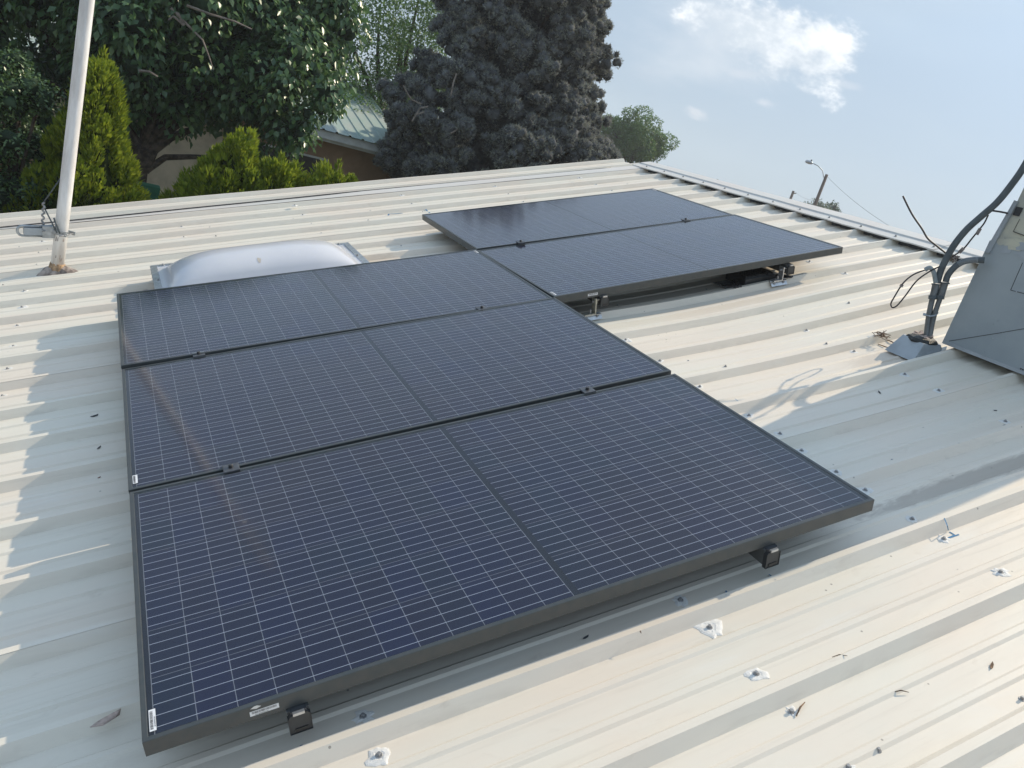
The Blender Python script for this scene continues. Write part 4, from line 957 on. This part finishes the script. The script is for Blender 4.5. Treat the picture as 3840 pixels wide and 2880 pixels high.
# green trees behind, between mulberry and cypress
cl_ = ell(1420, 160, 19, 2.4, 1.5, 2.3, 80, .35, .65, 11) + ell(1400, 430, 18, 1.8, 1.2, 1.3, 50, .35, .6, 12) + ell(1560, 150, 19.5, 1.3, 1.2, 2.2, 40, .3, .5, 17) + ell(1800, 640, 24, 4.6, 1.0, 1.1, 46, .5, .8, 18)
eb = gx(1450, 700, 19)
broad_tree('elm_tree', (eb.x, 19, GZ), cl_, 52000, .085, .05, M['elm'], 'airy green tree with sky gaps left of the grey cypress', 'tree', .3, 0, None, .22, 3, .60)
cl_ = ell(150, 200, 19, 5.2, 1.6, 3.2, 80, .7, 1.2, 13) + ell(850, 200, 20.5, 3.2, 1.6, 3.2, 50, .6, 1.1, 14)
eb = gx(300, 600, 19)
broad_tree('shade_tree', (eb.x, 24, GZ), cl_, 30000, .15, .10, M['elm_dark'], 'dark green tree mass farthest back behind the broadleaf tree', 'tree', .3, .55, None, .25, 4, .65)
# rounded tree over the ridge at the right of the cypress
cl_ = ell(2398, 525, 35, 1.75, 1.6, 1.35, 60, .28, .55, 21, .5) + ell(2300, 520, 35.5, 1.0, 1, 1.2, 20, .3, .5, 22) + ell(2380, 700, 35, 1.5, 1.5, 1.2, 24, .3, .6, 23)
eb = gx(2380, 600, 35)
broad_tree('round_tree', (eb.x, 35, GZ), cl_, 34000, .13, .08, M['elm'], 'round green tree standing beyond the ridge, right of the cypress', 'tree', .2, 0, None, .2, 5, .45)

# grey cypress: rounded tufts on ascending branches
def cypress():
    global rng
    rng = np.random.default_rng(77); Y = 14.0
    prof_ = [(-700, 1700, 2120), (-400, 1640, 2200), (-150, 1640, 2255), (0, 1640, 2262), (70, 1640, 2262), (140, 1600, 2205), (220, 1560, 2215), (300, 1500, 2225), (400, 1445, 2290), (440, 1440, 2298), (500, 1445, 2262), (600, 1440, 2240), (680, 1520, 2230), (800, 1500, 2220)]
    ys = np.array([p[0] for p in prof_]); lo = np.array([p[1] for p in prof_]); hi = np.array([p[2] for p in prof_])
    c0 = gx(1880, 500, Y)
    t_ = thing('cypress_tree', T3(c0.x, Y, GZ), 'large grey brown cypress with rounded tufts in the centre background', 'tree')
    B_ = Vector((c0.x, Y, GZ)); C_ = []; R_ = []
    # z height -> half widths measured on the axis plane
    def axis_at(yy):
        l_ = np.interp(yy, ys, lo); h_ = np.interp(yy, ys, hi); a = gx(l_, yy, Y); b2 = gx(h_, yy + (h_ - l_) * .29, Y); return a, b2
    for k in range(680):
        yy = rng.uniform(-230, 770) if k < 480 else rng.uniform(300, 780); a, b2 = axis_at(yy); mid = (a + b2) / 2; hw = (b2 - a).length / 2
        th = rng.uniform(math.pi * .90, math.pi * 2.10) if rng.uniform() < .88 else rng.uniform(0, math.pi)
        cr_ = rng.uniform(.16, .30); f_ = rng.uniform(.84, 1.02) if rng.uniform() < .74 else rng.uniform(.35, .8)
        lump = 1 + .05 * math.sin(9 * th + yy * .02)
        cc = np.array((mid.x + (hw - cr_ * .8) * f_ * lump * math.cos(th), Y + hw * .85 * f_ * lump * math.sin(th), mid.z))
        for j in range(rng.integers(5, 10)):
            u_ = unit(1)[0]; u_[2] = abs(u_[2]) * .8 + .1; C_.append(cc + u_ * cr_ * [1, 1, .9]); R_.append(rng.uniform(.060, .125))
        C_.append(cc - [0, 0, .06]); R_.append(cr_ * .62)
    for yy in np.linspace(-200, 740, 26):
        a, b2 = axis_at(yy); mid = (a + b2) / 2; hw = (b2 - a).length / 2
        for j in range(4): C_.append(np.array((mid.x + rng.uniform(-.42, .35) * hw, Y + rng.uniform(-.2, .3) * hw, mid.z))); R_.append(hw * rng.uniform(.20, .30))
    n = len(C_)
    C_ = np.array(C_) - np.array(B_); R_ = np.array(R_)
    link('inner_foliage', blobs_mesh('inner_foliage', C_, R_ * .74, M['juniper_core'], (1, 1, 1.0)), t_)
    per = 70; R_ = np.minimum(R_, .5); uu = unit(n * per); idx = np.repeat(np.arange(n), per)
    P_ = C_[idx] + uu * (R_[idx] * rng.uniform(.66, .95, n * per))[:, None]
    d = uu + [0, 0, .35] + rng.normal(size=(n * per, 3)) * .4
    link('crown', spike_mesh('crown', P_, d, unit(n * per), rng.uniform(.03, .062, n * per), rng.uniform(.014, .026, n * per), M['juniper']), t_)
    b_ = MB(); b_.tube([(0, 0, 0), (0, 0, 3), (0, 0, 8)], [.35, .25, .08], 10)
    for k in range(40):
        i = rng.integers(n); q = Vector(C_[i]); limb(b_, (0, 0, max(.3, q.z - 1.6)), q, .05, .015)
    b_.build('trunk', M['bark'], t_)
    b_ = MB()
    def p_(x, y, Yy=12.3): return gx(x, y, Yy) - B_
    for pts in ([(1512, 320), (1530, 355), (1545, 375), (1580, 390)], [(1545, 455), (1560, 430), (1590, 420)], [(1560, 430), (1575, 405), (1605, 400)], [(1690, 500), (1745, 470), (1770, 480)], [(1955, 550), (1957, 585), (1950, 605)], [(1690, 360), (1700, 310), (1712, 275)]):
        b_.tube([p_(x, y) for x, y in pts], [.014] * len(pts), 6)
    b_.build('dead_branch', M['palebark'], t_)
cypress()

# ------------------------------------------------------------------ street lamp, poles and wires beyond the ridge
def far(x, y, D): return CW + ray(x, y) * D
tp = far(3101, 654, 62)
lp = thing('street_lamp', T3(tp.x, tp.y, GZ), 'street lamp on a brown wooden pole beyond the ridge', 'street lamp'); H = tp.z - GZ
b_ = MB(); b_.tube([(0, 0, 0), (0, 0, H)], [.17, .105], 12); b_.build('pole', M['wood'], lp, None, True)
side = (far(3020, 606, 62) - tp); side.z = 0; sd = side.normalized()
arm = [Vector((0, 0, H - .35)), Vector((0, 0, H - .25)) + sd * .12, far(3085, 640, 62) - Vector((tp.x, tp.y, GZ)), far(3068, 622, 62) - Vector((tp.x, tp.y, GZ)), far(3050, 613, 62) - Vector((tp.x, tp.y, GZ))]
b_ = MB(); b_.tube(arm, .032, 8); b_.build('lamp_arm', M['steel'], lp, None, True)
e0 = far(3048, 613, 62) - Vector((tp.x, tp.y, GZ)); e1 = far(3020, 604, 62) - Vector((tp.x, tp.y, GZ)); dd = e1 - e0
b_ = MB(); b_.tube([e0, e0 + dd * .15, e0 + dd * .5, e0 + dd * .85, e1], [.06, .10, .13, .11, .04], 10); b_.build('lamp_head', M['steel'], lp, None, True)
b_ = MB(); b_.cyl(e0 + dd * .3 + Vector((0, 0, .1)), e0 + dd * .3 + Vector((0, 0, .22)), .05, 8); b_.build('photo_sensor', M['flex'], lp)
def wire(a, c_, sag, label, r=.011):
    a = Vector(a); c_ = Vector(c_); b_ = MB(); b_.tube([(a.lerp(c_, t_) - a) - Vector((0, 0, sag * 4 * t_ * (1 - t_))) for t_ in np.linspace(0, 1, 22)], r, 5); tag(b_.build('wire', M['flex'], None, T3(a)), label, 'wire')
wire(far(3104, 664, 62), far(3415, 893, 50), .25, 'thin wire dropping from the street lamp pole to the right', .010)
u2 = far(2976, 716, 75)
up = thing('utility_pole', T3(u2.x, u2.y, GZ), 'short looking wooden pole with a side arm left of the street lamp', 'utility pole'); H2 = u2.z - GZ
b_ = MB(); b_.tube([(0, 0, 0), (0, 0, H2)], [.15, .11], 10); b_.build('pole', M['wood'], up, None, True)
b_ = MB(); q = far(2987, 724, 75) - Vector((u2.x, u2.y, GZ)); b_.tube([Vector((0, 0, H2 - .25)), q], .045, 6); b_.build('side_arm', M['wood'], up)
wire(far(2990, 727, 75), far(3055, 752, 60), .1, 'faint wire between the two wooden poles', .008)
wire(far(3110, 775, 66), far(3560, 905, 60), .4, 'faint wire running low over the ridge to the right', .008)
wire(far(2560, 642, 110), far(2679, 672, 115), .2, 'faint wire left of the distant crossarm pole', .012)
wire(far(2700, 676, 115), far(2965, 748, 80), .3, 'faint wire between the crossarm pole and the short pole', .012)
u3 = far(2690, 676, 115); cr_ = thing('crossarm_pole', T3(u3.x, u3.y, GZ), 'distant power pole with a crossarm just above the ridge', 'utility pole')
Bq = Vector((u3.x, u3.y, GZ)); b_ = MB(); b_.tube([(0, 0, 0), (0, 0, u3.z - GZ + .15)], [.16, .12], 8); b_.build('pole', M['wood'], cr_)
b_ = MB(); b_.tube([far(2677, 672, 115) - Bq, far(2706, 684, 115) - Bq], .07, 6); b_.tube([far(2681, 678, 115) - Bq, far(2688, 684, 115) - Bq], .03, 5); b_.build('crossarm', M['wood'], cr_)
for (x, y, R1, s_, lb) in ((3112, 782, 1.15, 31, 'bushy treetop just right of the street lamp pole'), (3018, 772, .75, 32, 'small treetop between the two wooden poles'), (2968, 764, .45, 33, 'tiny treetop at the foot of the short wooden pole')):
    c0 = far(x, y, 80); r2 = np.random.default_rng(s_)
    cl_ = [(c0.x + r2.normal() * R1 * .75, c0.y + r2.normal() * R1 * .5, c0.z + r2.normal() * R1 * .34 - .3, R1 * .36) for _ in range(16)] + [(c0.x, c0.y, c0.z - 1.8, R1)]
    broad_tree('distant_tree', (c0.x, c0.y, GZ), cl_, 2600, .24, .15, M['elm_dark'], lb, 'tree', .1, .5, 'treetops beyond the ridge', .14, s_, .7, limb_n=6)

# ------------------------------------------------------------------ thin summer haze
hb = MB(); hb.box(-40, 110, -8, 125, GZ - 1, 12.5)
hm = bpy.data.materials.new('thin_haze'); hm.use_nodes = True; t = hm.node_tree; t.nodes.clear()
pv = N(t, 'ShaderNodeVolumePrincipled'); pv.inputs['Color'].default_value = (.90, .95, 1, 1); pv.inputs['Density'].default_value = .0016; pv.inputs['Anisotropy'].default_value = .25
t.links.new(pv.outputs[0], N(t, 'ShaderNodeOutputMaterial').inputs['Volume'])
tag(hb.build('haze', hm), kind='stuff')
